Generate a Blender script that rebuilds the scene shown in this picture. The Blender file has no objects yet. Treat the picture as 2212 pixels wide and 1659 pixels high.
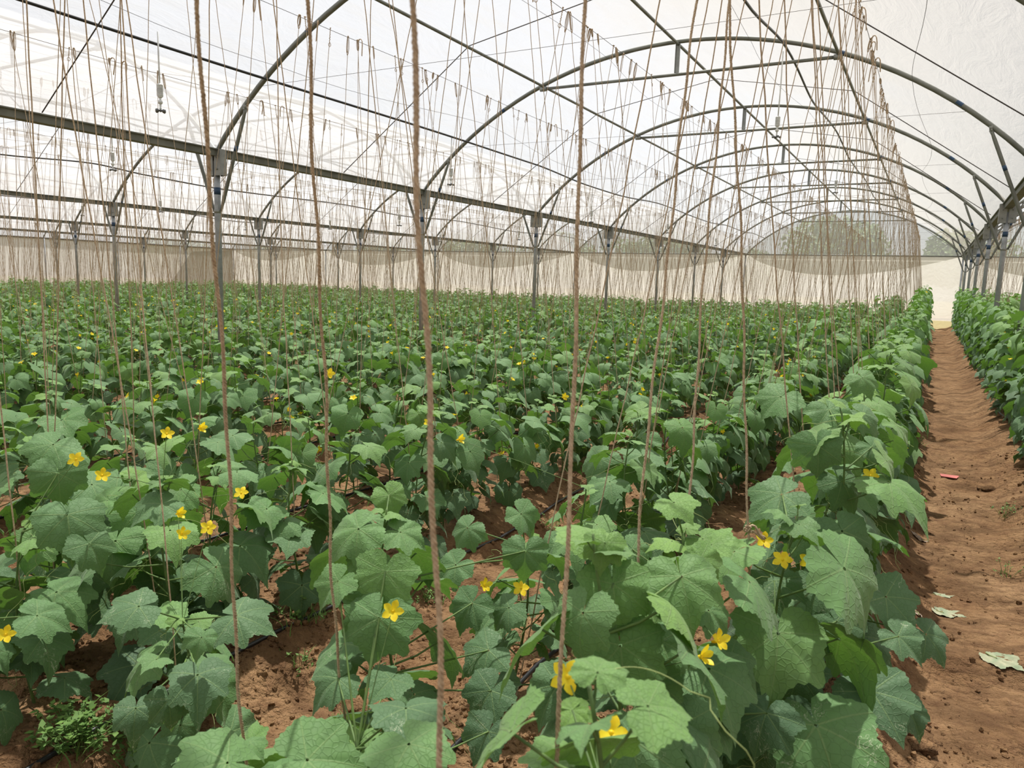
import bpy, math, random
import numpy as np
from mathutils import Vector, Matrix

S = bpy.context.scene
C = S.collection
PI = math.pi
HZ = 1.5                                   # eye height above the trodden aisle, metres

# ------------------------------------------------------------------ camera
cam = bpy.data.cameras.new('camera')
cam_o = bpy.data.objects.new('camera', cam)
C.objects.link(cam_o)
cam.sensor_fit = 'HORIZONTAL'
cam.sensor_width = 36.0
cam.lens = 1599.54 * 36.0 / 2212.0
YAW, PITCH, ROLL = 0.51008, 0.14201, 0.029616
_f = Vector((-math.sin(YAW) * math.cos(PITCH), math.cos(YAW) * math.cos(PITCH), -math.sin(PITCH)))
_r = Vector((math.cos(YAW), math.sin(YAW), 0))
_u = _r.cross(_f)
_r2 = _r * math.cos(ROLL) + _u * math.sin(ROLL)
_u2 = -_r * math.sin(ROLL) + _u * math.cos(ROLL)
cam_o.matrix_world = Matrix(((_r2.x, _u2.x, -_f.x, 0), (_r2.y, _u2.y, -_f.y, 0), (_r2.z, _u2.z, -_f.z, HZ), (0, 0, 0, 1)))
cam.clip_start, cam.clip_end = 0.05, 400
cam.dof.use_dof = True
cam.dof.focus_distance = 3.6
cam.dof.aperture_fstop = 9.0
S.camera = cam_o

# ------------------------------------------------------------------ sky, sun, exposure
world = bpy.data.worlds.new('sky')
S.world = world
world.use_nodes = True
wn = world.node_tree
wn.nodes.clear()
w_out = wn.nodes.new('ShaderNodeOutputWorld')
w_bg = wn.nodes.new('ShaderNodeBackground')
w_sky = wn.nodes.new('ShaderNodeTexSky')
w_sky.sky_type = 'NISHITA'
w_sky.sun_disc = False
w_sky.sun_elevation = math.radians(58)
w_sky.sun_rotation = math.radians(200)
w_sky.air_density = 1.0
w_sky.dust_density = 2.5
w_mix = wn.nodes.new('ShaderNodeMix')
w_mix.data_type = 'RGBA'
w_mix.inputs[0].default_value = 0.65
w_mix.inputs[7].default_value = (5.6, 5.6, 5.6, 1)
wn.links.new(w_sky.outputs[0], w_mix.inputs[6])
wn.links.new(w_mix.outputs[2], w_bg.inputs[0])
w_bg.inputs[1].default_value = 0.10
wn.links.new(w_bg.outputs[0], w_out.inputs[0])

sun = bpy.data.lights.new('sun', 'SUN')
sun.energy = 8.2
sun.angle = math.radians(0.9)
sun.color = (1.0, 0.955, 0.89)
sun_o = bpy.data.objects.new('sun', sun)
C.objects.link(sun_o)
sun_o.rotation_euler = Vector((0.16, -0.36, -1.0)).to_track_quat('-Z', 'Y').to_euler()

S.view_settings.view_transform = 'Standard'
S.view_settings.look = 'None'
S.view_settings.gamma = 1.0
S.view_settings.use_curve_mapping = False
S.view_settings.exposure = 0.10
S.cycles.max_bounces = 10
S.cycles.diffuse_bounces = 4
S.cycles.transparent_max_bounces = 24
S.cycles.use_denoising = True
S.cycles.caustics_reflective = False
S.cycles.caustics_refractive = False

# ------------------------------------------------------------------ helpers
def smooth(a, b, x):
    t = np.clip((x - a) / (b - a), 0, 1)
    return t * t * (3 - 2 * t)

ONES = ['', 'first', 'second', 'third', 'fourth', 'fifth', 'sixth', 'seventh', 'eighth', 'ninth', 'tenth', 'eleventh', 'twelfth',
        'thirteenth', 'fourteenth', 'fifteenth', 'sixteenth', 'seventeenth', 'eighteenth', 'nineteenth']
TENS = {2: ('twenty', 'twentieth'), 3: ('thirty', 'thirtieth'), 4: ('forty', 'fortieth'), 5: ('fifty', 'fiftieth'),
        6: ('sixty', 'sixtieth'), 7: ('seventy', 'seventieth')}
def nth(n):
    if n < 20: return ONES[n]
    t, o = divmod(n, 10)
    return TENS[t][1] if o == 0 else TENS[t][0] + '-' + ONES[o]

class MB:
    """collects polygons; build() links them as one mesh object"""
    def __init__(s):
        s.v, s.f, s.n, s.uv = [], [], 0, {}
    def add(s, verts, faces):
        verts = np.asarray(verts, float)
        s.v.append(verts)
        s.f.extend([tuple(i + s.n for i in f) for f in faces])
        s.n += len(verts)
        return s
    def box(s, x0, x1, y0, y1, z0, z1):
        v = [(x, y, z) for x in (x0, x1) for y in (y0, y1) for z in (z0, z1)]
        return s.add(v, [(0, 1, 3, 2), (4, 6, 7, 5), (0, 4, 5, 1), (2, 3, 7, 6), (0, 2, 6, 4), (1, 5, 7, 3)])
    def tube(s, pts, r, n=8, cap=True, radii=None):
        P = np.asarray(pts, float)
        m = len(P)
        T = np.gradient(P, axis=0)
        T /= np.linalg.norm(T, axis=1)[:, None] + 1e-12
        ref = np.array([0, 0, 1.0]) if abs(T[0][2]) < 0.9 else np.array([1.0, 0, 0])
        A = np.cross(T, ref)
        A /= np.linalg.norm(A, axis=1)[:, None] + 1e-12
        for i in range(1, m):                  # keep the frame from flipping
            a = A[i - 1] - T[i] * np.dot(A[i - 1], T[i])
            l = np.linalg.norm(a)
            if l > 1e-6: A[i] = a / l
        B = np.cross(T, A)
        th = np.arange(n) * 2 * PI / n
        R = np.full(m, r, float) if radii is None else np.asarray(radii, float)
        V = P[:, None, :] + R[:, None, None] * (np.cos(th)[None, :, None] * A[:, None, :] + np.sin(th)[None, :, None] * B[:, None, :])
        F = [(i * n + j, i * n + (j + 1) % n, (i + 1) * n + (j + 1) % n, (i + 1) * n + j) for i in range(m - 1) for j in range(n)]
        if cap:
            F.append(tuple(range(n - 1, -1, -1)))
            F.append(tuple((m - 1) * n + j for j in range(n)))
        return s.add(V.reshape(-1, 3), F)
    def lathe(s, prof, n=14, at=(0, 0, 0)):
        th = np.arange(n) * 2 * PI / n
        V = [(at[0] + r * math.cos(t), at[1] + r * math.sin(t), at[2] + z) for r, z in prof for t in th]
        m = len(prof)
        F = [(i * n + j, i * n + (j + 1) % n, (i + 1) * n + (j + 1) % n, (i + 1) * n + j) for i in range(m - 1) for j in range(n)]
        F.append(tuple(range(n - 1, -1, -1)))
        F.append(tuple((m - 1) * n + j for j in range(n)))
        return s.add(V, F)
    def mesh(s, name, mat, smooth_=True):
        V = np.concatenate(s.v)
        me = bpy.data.meshes.new(name)
        me.from_pydata(V.tolist(), [], s.f)
        if mat: me.materials.append(mat)
        if smooth_: me.polygons.foreach_set('use_smooth', [True] * len(me.polygons))
        me.update()
        return me
    def build(s, name, mat, parent=None, smooth_=True):
        return put(name, s.mesh(name, mat, smooth_), parent)

def put(name, me, parent=None, loc=None):
    o = bpy.data.objects.new(name, me)
    C.objects.link(o)
    if parent: o.parent = parent
    if loc is not None: o.location = loc
    return o
def tag(o, label=None, cat=None, group=None, kind=None):
    if label: o['label'] = label
    if cat: o['category'] = cat
    if group: o['group'] = group
    if kind: o['kind'] = kind
    return o
def thing(name, label, cat, loc=(0, 0, 0), rz=0, group=None):
    o = bpy.data.objects.new(name, None)
    o.empty_display_size = 0.1
    C.objects.link(o)
    o.location = loc
    o.rotation_euler = (0, 0, rz)
    return tag(o, label, cat, group)
KIDS = {}
def note(parent, child): KIDS.setdefault(parent.name, []).append(child)
def dup(o, loc, rz=0, label=None, group=None):
    r = o.copy(); C.objects.link(r)
    r.location = loc; r.rotation_euler = (0, 0, rz)
    if label: r['label'] = label
    if group: r['group'] = group
    for ch in list(o.children):
        c = ch.copy(); C.objects.link(c); c.parent = r
        for g in ch.children:
            d = g.copy(); C.objects.link(d); d.parent = c
    return r

# ------------------------------------------------------------------ materials
def newmat(name):
    m = bpy.data.materials.new(name)
    m.use_nodes = True
    nt = m.node_tree
    nt.nodes.clear()
    out = nt.nodes.new('ShaderNodeOutputMaterial')
    return m, nt, out
def N(nt, kind, **kw):
    n = nt.nodes.new(kind)
    for k, v in kw.items():
        if k.startswith('i_'): n.inputs[int(k[2:])].default_value = v
        else: setattr(n, k, v)
    return n
def math_(nt, op, a, b=None, c=None, clamp=False):
    n = nt.nodes.new('ShaderNodeMath'); n.operation = op; n.use_clamp = clamp
    for i, x in enumerate((a, b, c)):
        if x is None: continue
        if isinstance(x, (int, float)): n.inputs[i].default_value = x
        else: nt.links.new(x, n.inputs[i])
    return n.outputs[0]
def mixc(nt, fac, a, b, blend='MIX'):
    n = nt.nodes.new('ShaderNodeMix'); n.data_type = 'RGBA'; n.blend_type = blend
    for i, x in ((0, fac), (6, a), (7, b)):
        if isinstance(x, (int, float)): n.inputs[i].default_value = x
        elif isinstance(x, tuple): n.inputs[i].default_value = (*x, 1) if len(x) == 3 else x
        else: nt.links.new(x, n.inputs[i])
    return n.outputs[2]
def noise(nt, vec, scale, detail=3, rough=0.5, dist=0.0):
    n = nt.nodes.new('ShaderNodeTexNoise')
    n.inputs['Scale'].default_value = scale; n.inputs['Detail'].default_value = detail
    n.inputs['Roughness'].default_value = rough; n.inputs['Distortion'].default_value = dist
    if vec is not None: nt.links.new(vec, n.inputs['Vector'])
    return n.outputs['Fac']
def mapr(nt, x, a, b, c=0.0, d=1.0):
    n = nt.nodes.new('ShaderNodeMapRange')
    nt.links.new(x, n.inputs[0])
    for i, v in zip((1, 2, 3, 4), (a, b, c, d)): n.inputs[i].default_value = v
    return n.outputs[0]
def objco(nt, scale=None):
    t = nt.nodes.new('ShaderNodeTexCoord').outputs['Object']
    if scale:
        m = nt.nodes.new('ShaderNodeMapping'); m.inputs['Scale'].default_value = scale
        nt.links.new(t, m.inputs[0]); t = m.outputs[0]
    return t
def bump(nt, h, strength, dist):
    b = nt.nodes.new('ShaderNodeBump'); b.inputs['Strength'].default_value = strength; b.inputs['Distance'].default_value = dist
    nt.links.new(h, b.inputs['Height']); return b.outputs[0]
def simple(name, col, rough=0.6, metal=0.0, var=0.15, nscale=8.0, col2=None, bs=0.0, spec=0.5):
    m, nt, out = newmat(name)
    co = objco(nt)
    f = noise(nt, co, nscale, 4)
    c2 = col2 if col2 else tuple(c * (1 - var * 2) for c in col)
    c = mixc(nt, mapr(nt, f, 0.35, 0.7), col, c2)
    p = N(nt, 'ShaderNodeBsdfPrincipled')
    nt.links.new(c, p.inputs['Base Color'])
    p.inputs['Roughness'].default_value = rough; p.inputs['Metallic'].default_value = metal
    p.inputs['Specular IOR Level'].default_value = spec
    if bs: nt.links.new(bump(nt, noise(nt, co, nscale * 6, 3), bs, 0.01), p.inputs['Normal'])
    nt.links.new(p.outputs[0], out.inputs[0])
    return m

def film(name, clear, col, tone2=(0.9, 0.9, 0.9), wrinkle=0.3, streak=None):
    """plastic greenhouse film: part of the light goes straight through, the rest is scattered"""
    m, nt, out = newmat(name)
    co = objco(nt)
    big = noise(nt, co, 0.22, 3, 0.55)
    st = objco(nt, (1.0, 0.18, 1.0))
    fine = noise(nt, st, 9.0, 5, 0.6)
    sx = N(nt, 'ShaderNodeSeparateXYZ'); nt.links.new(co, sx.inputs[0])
    side = math_(nt, 'FRACT', math_(nt, 'DIVIDE', math_(nt, 'SUBTRACT', sx.outputs[0], 0.89 - 82.5), 8.25))   # second tone gathers towards the slope facing right
    creamy = mapr(nt, math_(nt, 'ADD', side, math_(nt, 'MULTIPLY', math_(nt, 'SUBTRACT', big, 0.5), 0.9)), 0.38, 0.80)
    c = mixc(nt, creamy if streak else mapr(nt, big, 0.35, 0.65), col, tone2)
    c = mixc(nt, mapr(nt, fine, 0.45, 0.75, 0, 0.35), c, tuple(x * 0.93 for x in tone2))
    cre = noise(nt, objco(nt, (1.0, 0.35, 1.0)), 3.0, 6, 0.65, 1.5)
    nrm = bump(nt, cre, wrinkle, 0.06)
    tr = N(nt, 'ShaderNodeBsdfTranslucent'); nt.links.new(c, tr.inputs[0]); nt.links.new(nrm, tr.inputs[1])
    df = N(nt, 'ShaderNodeBsdfDiffuse'); nt.links.new(c, df.inputs[0]); nt.links.new(nrm, df.inputs['Normal'])
    mx = N(nt, 'ShaderNodeMixShader', i_0=0.22); nt.links.new(tr.outputs[0], mx.inputs[1]); nt.links.new(df.outputs[0], mx.inputs[2])
    tp = N(nt, 'ShaderNodeBsdfTransparent', i_0=(0.97, 0.97, 0.97, 1))
    m2 = N(nt, 'ShaderNodeMixShader', i_0=clear); nt.links.new(mx.outputs[0], m2.inputs[1]); nt.links.new(tp.outputs[0], m2.inputs[2])
    nt.links.new(m2.outputs[0], out.inputs[0])
    return m

M = {}
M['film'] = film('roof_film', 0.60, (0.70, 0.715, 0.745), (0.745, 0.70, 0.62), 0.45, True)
M['netting'] = film('wall_netting', 0.17, (0.88, 0.86, 0.82), (0.83, 0.79, 0.73), 0.15)
M['skirt'] = film('skirt_sheet', 0.10, (0.72, 0.66, 0.36), (0.66, 0.60, 0.34), 0.2)
M['clear'] = film('gable_film', 0.72, (0.86, 0.87, 0.88), (0.78, 0.80, 0.76), 0.3)
M['flap'] = film('gable_flap', 0.22, (0.50, 0.49, 0.44), (0.44, 0.43, 0.38), 0.3)
M['steel'] = simple('galvanised_steel', (0.20, 0.21, 0.185), 0.5, 0.35, 0.2, 5.0, (0.13, 0.135, 0.115), spec=0.5)
M['post'] = simple('post_steel', (0.36, 0.38, 0.40), 0.45, 0.35, 0.15, 14.0, (0.26, 0.28, 0.29), 0.1)
M['rail'] = simple('rail_steel', (0.19, 0.195, 0.165), 0.6, 0.2, 0.2, 6.0, (0.12, 0.12, 0.10))
M['plate'] = simple('bracket_steel', (0.30, 0.31, 0.29), 0.5, 0.4, 0.15, 12.0)
M['blue'] = simple('blue_paint', (0.02, 0.06, 0.13), 0.5)
M['black'] = simple('black_polythene', (0.014, 0.015, 0.018), 0.35)
M['wire'] = simple('dark_wire', (0.07, 0.06, 0.055), 0.5, 0.4)
M['whiteplastic'] = simple('white_plastic', (0.70, 0.72, 0.70), 0.4)
M['greyplastic'] = simple('grey_plastic', (0.16, 0.17, 0.18), 0.4)
M['bark'] = simple('bark', (0.10, 0.075, 0.05), 0.9, 0, 0.2, 3)
M['dry'] = simple('dry_leaf', (0.22, 0.15, 0.10), 0.9, 0, 0.3, 30, (0.40, 0.33, 0.26))
M['pink'] = simple('faded_pink_paper', (0.55, 0.16, 0.14), 0.8)
M['cucumber'] = simple('cucumber_skin', (0.022, 0.075, 0.018), 0.4, 0, 0.3, 60, (0.05, 0.13, 0.03), 0.5)

# jute
def jute(name):
    m, nt, out = newmat(name)
    co = objco(nt)
    a = noise(nt, co, 160, 3); b = noise(nt, co, 3, 2)
    c = mixc(nt, mapr(nt, a, 0.3, 0.7), (0.31, 0.23, 0.145), (0.58, 0.455, 0.31))
    c = mixc(nt, mapr(nt, b, 0.4, 0.7, 0, 0.4), c, (0.43, 0.32, 0.235))
    p = N(nt, 'ShaderNodeBsdfPrincipled'); nt.links.new(c, p.inputs['Base Color'])
    p.inputs['Roughness'].default_value = 0.9; p.inputs['Specular IOR Level'].default_value = 0.2
    nt.links.new(p.outputs[0], out.inputs[0]); return m
M['jute'] = jute('jute')

# leaves: uv = position on the blade, 'tint' colour attribute = (age, random, leaf miner)
def leafmat():
    m, nt, out = newmat('cucumber_leaf')
    at = N(nt, 'ShaderNodeAttribute', attribute_name='tint')
    sep = N(nt, 'ShaderNodeSeparateColor'); nt.links.new(at.outputs['Color'], sep.inputs[0])
    age, rnd, mine = sep.outputs[0], sep.outputs[1], sep.outputs[2]
    uv = N(nt, 'ShaderNodeUVMap', uv_map='uv')
    sx = N(nt, 'ShaderNodeSeparateXYZ'); nt.links.new(uv.outputs[0], sx.inputs[0])
    ax = math_(nt, 'ABSOLUTE', sx.outputs[0]); y = sx.outputs[1]
    ds = []
    for deg in (0, 50, 105):
        s_, c_ = math.sin(math.radians(deg)), math.cos(math.radians(deg))
        along = math_(nt, 'ADD', math_(nt, 'MULTIPLY', ax, s_), math_(nt, 'MULTIPLY', y, c_))
        across = math_(nt, 'ABSOLUTE', math_(nt, 'SUBTRACT', math_(nt, 'MULTIPLY', ax, c_), math_(nt, 'MULTIPLY', y, s_)))
        gate = math_(nt, 'MULTIPLY', math_(nt, 'LESS_THAN', along, 0.0), 1.0)
        ds.append(math_(nt, 'ADD', math_(nt, 'ADD', across, math_(nt, 'MULTIPLY', along, 0.012)), gate))
    d = math_(nt, 'MINIMUM', math_(nt, 'MINIMUM', ds[0], ds[1]), ds[2])
    vein = mapr(nt, d, 0.006, 0.024, 1, 0)
    comb = N(nt, 'ShaderNodeCombineXYZ'); nt.links.new(sx.outputs[0], comb.inputs[0]); nt.links.new(y, comb.inputs[1]); nt.links.new(rnd, comb.inputs[2])
    vo = N(nt, 'ShaderNodeTexVoronoi', feature='DISTANCE_TO_EDGE'); vo.inputs['Scale'].default_value = 9.0
    nt.links.new(comb.outputs[0], vo.inputs['Vector'])
    cell = mapr(nt, vo.outputs['Distance'], 0.0, 0.10, 0, 1)
    base_young, base_mid, base_old = (0.205, 0.375, 0.075), (0.128, 0.270, 0.082), (0.072, 0.152, 0.070)
    c = mixc(nt, mapr(nt, age, 0.0, 0.35), base_young, base_mid)
    c = mixc(nt, mapr(nt, age, 0.35, 1.0), c, base_old)
    c = mixc(nt, math_(nt, 'MULTIPLY', rnd, 0.35), c, (0.09, 0.15, 0.09))
    mott = noise(nt, comb.outputs[0], 5.0, 4)
    c = mixc(nt, mapr(nt, mott, 0.4, 0.7, 0, 0.3), c, (0.11, 0.19, 0.09))
    c = mixc(nt, math_(nt, 'MULTIPLY', math_(nt, 'SUBTRACT', 1.0, cell), 0.12), c, (0.04, 0.10, 0.035))
    c = mixc(nt, math_(nt, 'MULTIPLY', vein, 0.6), c, (0.22, 0.33, 0.13))
    # leaf miner tunnels: thin contour lines of a noise, only on leaves that carry them
    mn = noise(nt, comb.outputs[0], 3.4, 3, 0.6, 1.2)
    line = mapr(nt, math_(nt, 'ABSOLUTE', math_(nt, 'SUBTRACT', mn, 0.5)), 0.003, 0.009, 1, 0)
    patch = mapr(nt, noise(nt, comb.outputs[0], 1.7, 1), 0.52, 0.6)
    c = mixc(nt, math_(nt, 'MULTIPLY', math_(nt, 'MULTIPLY', line, patch), mapr(nt, mine, 0.5, 0.6, 0, 0.7)), c, (0.55, 0.60, 0.42))
    h = math_(nt, 'ADD', math_(nt, 'MULTIPLY', vein, -0.6), math_(nt, 'MULTIPLY', cell, 0.5))
    nrm = bump(nt, h, 0.40, 0.004)
    p = N(nt, 'ShaderNodeBsdfPrincipled'); nt.links.new(c, p.inputs['Base Color']); nt.links.new(nrm, p.inputs['Normal'])
    p.inputs['Roughness'].default_value = 0.62; p.inputs['Specular IOR Level'].default_value = 0.28
    p.inputs['Sheen Weight'].default_value = 0.15
    tr = N(nt, 'ShaderNodeBsdfTranslucent')
    tc = mixc(nt, 0.75, c, (0.15, 0.34, 0.02)); nt.links.new(tc, tr.inputs[0]); nt.links.new(nrm, tr.inputs[1])
    mx = N(nt, 'ShaderNodeMixShader', i_0=0.24); nt.links.new(p.outputs[0], mx.inputs[1]); nt.links.new(tr.outputs[0], mx.inputs[2])
    nt.links.new(mx.outputs[0], out.inputs[0])
    return m
M['leaf'] = leafmat()

def plantmat(name, col, trans, col2=None, rough=0.6, nscale=40):
    m, nt, out = newmat(name)
    c = mixc(nt, mapr(nt, noise(nt, objco(nt), nscale, 2), 0.35, 0.65), col, col2 or tuple(x * 0.75 for x in col))
    p = N(nt, 'ShaderNodeBsdfPrincipled'); nt.links.new(c, p.inputs['Base Color']); p.inputs['Roughness'].default_value = rough
    p.inputs['Specular IOR Level'].default_value = 0.3
    tr = N(nt, 'ShaderNodeBsdfTranslucent'); nt.links.new(c, tr.inputs[0])
    mx = N(nt, 'ShaderNodeMixShader', i_0=trans); nt.links.new(p.outputs[0], mx.inputs[1]); nt.links.new(tr.outputs[0], mx.inputs[2])
    nt.links.new(mx.outputs[0], out.inputs[0]); return m
M['stem'] = plantmat('vine_stem', (0.15, 0.25, 0.07), 0.1, (0.10, 0.17, 0.06))
M['tendril'] = plantmat('tendril', (0.42, 0.52, 0.20), 0.2)
M['petal'] = plantmat('petal', (0.95, 0.80, 0.04), 0.35, (0.90, 0.66, 0.02), 0.5, 90)
M['weed'] = plantmat('weed_leaf', (0.15, 0.27, 0.06), 0.25, (0.10, 0.20, 0.05))
M['tree'] = plantmat('tree_leaf', (0.17, 0.24, 0.075), 0.3, (0.11, 0.17, 0.05), 0.6, 0.8)

def soilmat():
    m, nt, out = newmat('red_soil')
    co = objco(nt)
    a = noise(nt, co, 1.3, 5, 0.6); b = noise(nt, co, 14, 6, 0.65); f = noise(nt, co, 90, 4, 0.6)
    c = mixc(nt, mapr(nt, a, 0.35, 0.68), (0.26, 0.145, 0.068), (0.39, 0.245, 0.128))
    c = mixc(nt, mapr(nt, b, 0.42, 0.72, 0, 0.75), c, (0.14, 0.068, 0.036))
    c = mixc(nt, mapr(nt, f, 0.55, 0.8, 0, 0.5), c, (0.42, 0.28, 0.17))
    tr_ = noise(nt, objco(nt, (1.0, 2.2, 1.0)), 2.1, 4, 0.6)
    c = mixc(nt, mapr(nt, tr_, 0.45, 0.60, 0, 0.62), c, (0.105, 0.056, 0.027))  # dark mottling paints the dappled shade into the soil colour
    vo = N(nt, 'ShaderNodeTexVoronoi'); vo.inputs['Scale'].default_value = 34.0; nt.links.new(co, vo.inputs['Vector'])
    h = math_(nt, 'ADD', math_(nt, 'MULTIPLY', b, 1.0), math_(nt, 'ADD', math_(nt, 'MULTIPLY', f, 0.35), math_(nt, 'MULTIPLY', vo.outputs['Distance'], -0.35)))
    p = N(nt, 'ShaderNodeBsdfPrincipled'); nt.links.new(c, p.inputs['Base Color']); p.inputs['Roughness'].default_value = 0.95
    p.inputs['Specular IOR Level'].default_value = 0.15
    nt.links.new(bump(nt, h, 1.0, 0.05), p.inputs['Normal'])
    nt.links.new(p.outputs[0], out.inputs[0]); return m
M['soil'] = soilmat()
M['field'] = simple('outside_field', (0.16, 0.17, 0.07), 0.95, 0, 0.3, 0.4, (0.25, 0.19, 0.10))

# ------------------------------------------------------------------ ground
PITCHX = 1.95
AISLE = 0.33
rng = np.random.RandomState(7)
def lattice(seed, n=64):
    return np.random.RandomState(seed).rand(n, n)
def vnoise(x, y, sc, seed):
    L = lattice(seed)
    u, v = x * sc, y * sc
    i, j = np.floor(u).astype(int), np.floor(v).astype(int)
    a, b = u - i, v - j
    a = a * a * (3 - 2 * a); b = b * b * (3 - 2 * b)
    g = lambda p, q: L[p % 64, q % 64]
    return (g(i, j) * (1 - a) * (1 - b) + g(i + 1, j) * a * (1 - b) + g(i, j + 1) * (1 - a) * b + g(i + 1, j + 1) * a * b) - 0.5
def ground_base(x):
    d = np.abs(((x - AISLE) / PITCHX + 0.5) % 1 - 0.5) * PITCHX        # distance from the nearest furrow
    return 0.15 * smooth(0.16, 0.52, d)
def ground_z(x, y):
    x, y = np.asarray(x, float), np.asarray(y, float)
    g = ground_base(x + 0.05 * vnoise(y, x * 0 + 3, 0.8, 9))
    g = g + 0.05 * vnoise(x, y, 1.1, 1) + 0.045 * vnoise(x, y, 4.0, 2) + 0.028 * vnoise(x, y, 11.0, 3)
    g = g + (0.042 * vnoise(x * 0.45, y, 4.2, 5) + 0.018 * vnoise(x * 0.8, y, 9.0, 15)) * (1 - smooth(0.40, 0.62, np.abs(x - AISLE)))
    return g - 0.01
def axis(parts):
    out = []
    for a, b, st in parts: out += list(np.arange(a, b, st))
    return np.array(out + [parts[-1][1]])
xs = axis([(-41.5, -12, 0.4), (-12, -4.2, 0.13), (-4.2, 2.6, 0.028), (2.6, 8, 0.15), (8, 18.5, 0.6)])
ys = axis([(-7, 0, 0.6), (0, 0.6, 0.1), (0.6, 5.2, 0.028), (5.2, 12, 0.07), (12, 35, 0.3)])
X, Y = np.meshgrid(xs, ys, indexing='ij')
Z = ground_z(X, Y) + 0.016 * vnoise(X, Y, 23, 6) + 0.010 * np.maximum(vnoise(X, Y, 31, 8), 0)
nx, ny = len(xs), len(ys)
V = np.stack([X, Y, Z], -1).reshape(-1, 3)
I = (np.arange(nx - 1)[:, None] * ny + np.arange(ny - 1)[None, :]).ravel()
F = np.stack([I, I + ny, I + ny + 1, I + 1], -1)
def fastmesh(name, V, F, mat, k=4, smooth_=True):
    me = bpy.data.meshes.new(name)
    me.vertices.add(len(V)); me.vertices.foreach_set('co', np.asarray(V, np.float32).ravel())
    me.loops.add(F.size); me.loops.foreach_set('vertex_index', np.asarray(F, np.int32).ravel())
    me.polygons.add(len(F)); me.polygons.foreach_set('loop_start', np.arange(len(F), dtype=np.int32) * k)
    if mat: me.materials.append(mat)
    me.update(calc_edges=True); me.validate()
    me.polygons.foreach_set('use_smooth', [smooth_] * len(me.polygons))
    return me
floor = put('floor', fastmesh('floor', V, F, M['soil']))
tag(floor, 'raked red soil floor of raised beds and trodden furrows', 'floor', kind='structure')
out_g = MB().box(-120, 90, -40, 150, -0.5, -0.35).build('outside_ground', M['field'])
tag(out_g, 'dry grassy ground outside the greenhouse', 'ground', kind='structure')

# loose clods: nobody could count them
def clods():
    r = np.random.RandomState(3)
    ico = np.array([(0, 0, 1), (.9, 0, .45), (.28, .85, .45), (-.72, .53, .45), (-.72, -.53, .45), (.28, -.85, .45),
                    (.72, .53, -.45), (-.28, .85, -.45), (-.9, 0, -.45), (-.28, -.85, -.45), (.72, -.53, -.45), (0, 0, -1)])
    fc = np.array([(0, 1, 2), (0, 2, 3), (0, 3, 4), (0, 4, 5), (0, 5, 1), (1, 6, 2), (2, 7, 3), (3, 8, 4), (4, 9, 5), (5, 10, 1),
                   (2, 6, 7), (3, 7, 8), (4, 8, 9), (5, 9, 10), (1, 10, 6), (11, 7, 6), (11, 8, 7), (11, 9, 8), (11, 10, 9), (11, 6, 10)])
    n = 26000
    x = r.uniform(-3.6, 1.3, n); y = 0.9 + r.rand(n) ** 1.7 * 7
    near = r.rand(n) < 0.3; x = np.where(near, r.uniform(-2.6, 0.5, n), x); y = np.where(near, r.uniform(0.9, 2.8, n), y)
    side = np.abs(((x - AISLE) / PITCHX + 0.5) % 1 - 0.5) * PITCHX
    keep = (r.rand(n) < 0.5 + 0.5 * smooth(0.15, 0.4, side))
    x, y = x[keep], y[keep]; n = len(x)
    s = 0.0025 + 0.0125 * r.rand(n) ** 3.2
    z = ground_z(x, y)
    V = ico[None] * s[:, None, None] * r.uniform(0.6, 1.3, (n, 12, 1)) * r.uniform(0.7, 1.2, (n, 1, 3)) + np.stack([x, y, z + s * 0.3], -1)[:, None]
    F = fc[None] + np.arange(n)[:, None, None] * 12
    return fastmesh('soil_clods', V.reshape(-1, 3), F.reshape(-1, 3), M['soil'], 3, False)
tag(put('soil_clods', clods()), 'loose crumbs and clods of red soil on the beds', 'soil', kind='stuff')

# ------------------------------------------------------------------ greenhouse frame
GX = [0.89 - 8.25 * i for i in range(6)]                 # gutters to the left, from the aisle outward
GXR = [9.14, 17.39]
ALLG = sorted(GX + GXR)
GZ = 1.34 + HZ
RISE = 1.81
YS = [6.0 + 4 * (k - 1) for k in range(-2, 9)]           # arch planes; the last is the end wall
YN, YE = -6.0, 34.0
RAD = (4.125 ** 2 + RISE ** 2) / (2 * RISE)
def arch_z(dx): return GZ + RISE - (RAD - math.sqrt(RAD * RAD - dx * dx))
YS = [y for y in YS if y >= YN] 
spans = [(ALLG[i], ALLG[i + 1]) for i in range(len(ALLG) - 1)]
MAIN = ALLG.index(GX[1])
def bay_name(i):
    k = MAIN - i
    if k == 0: return 'main vault'
    if k > 0: return '%s vault left of main' % nth(k)
    return '%s vault right of main' % nth(-k)
def line_name(i):
    k = ALLG.index(GX[0]) - i
    if k == 0: return 'gutter just right of aisle'
    if k > 0: return '%s gutter left of aisle' % nth(k)
    return '%s gutter farther right' % nth(-k)

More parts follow.
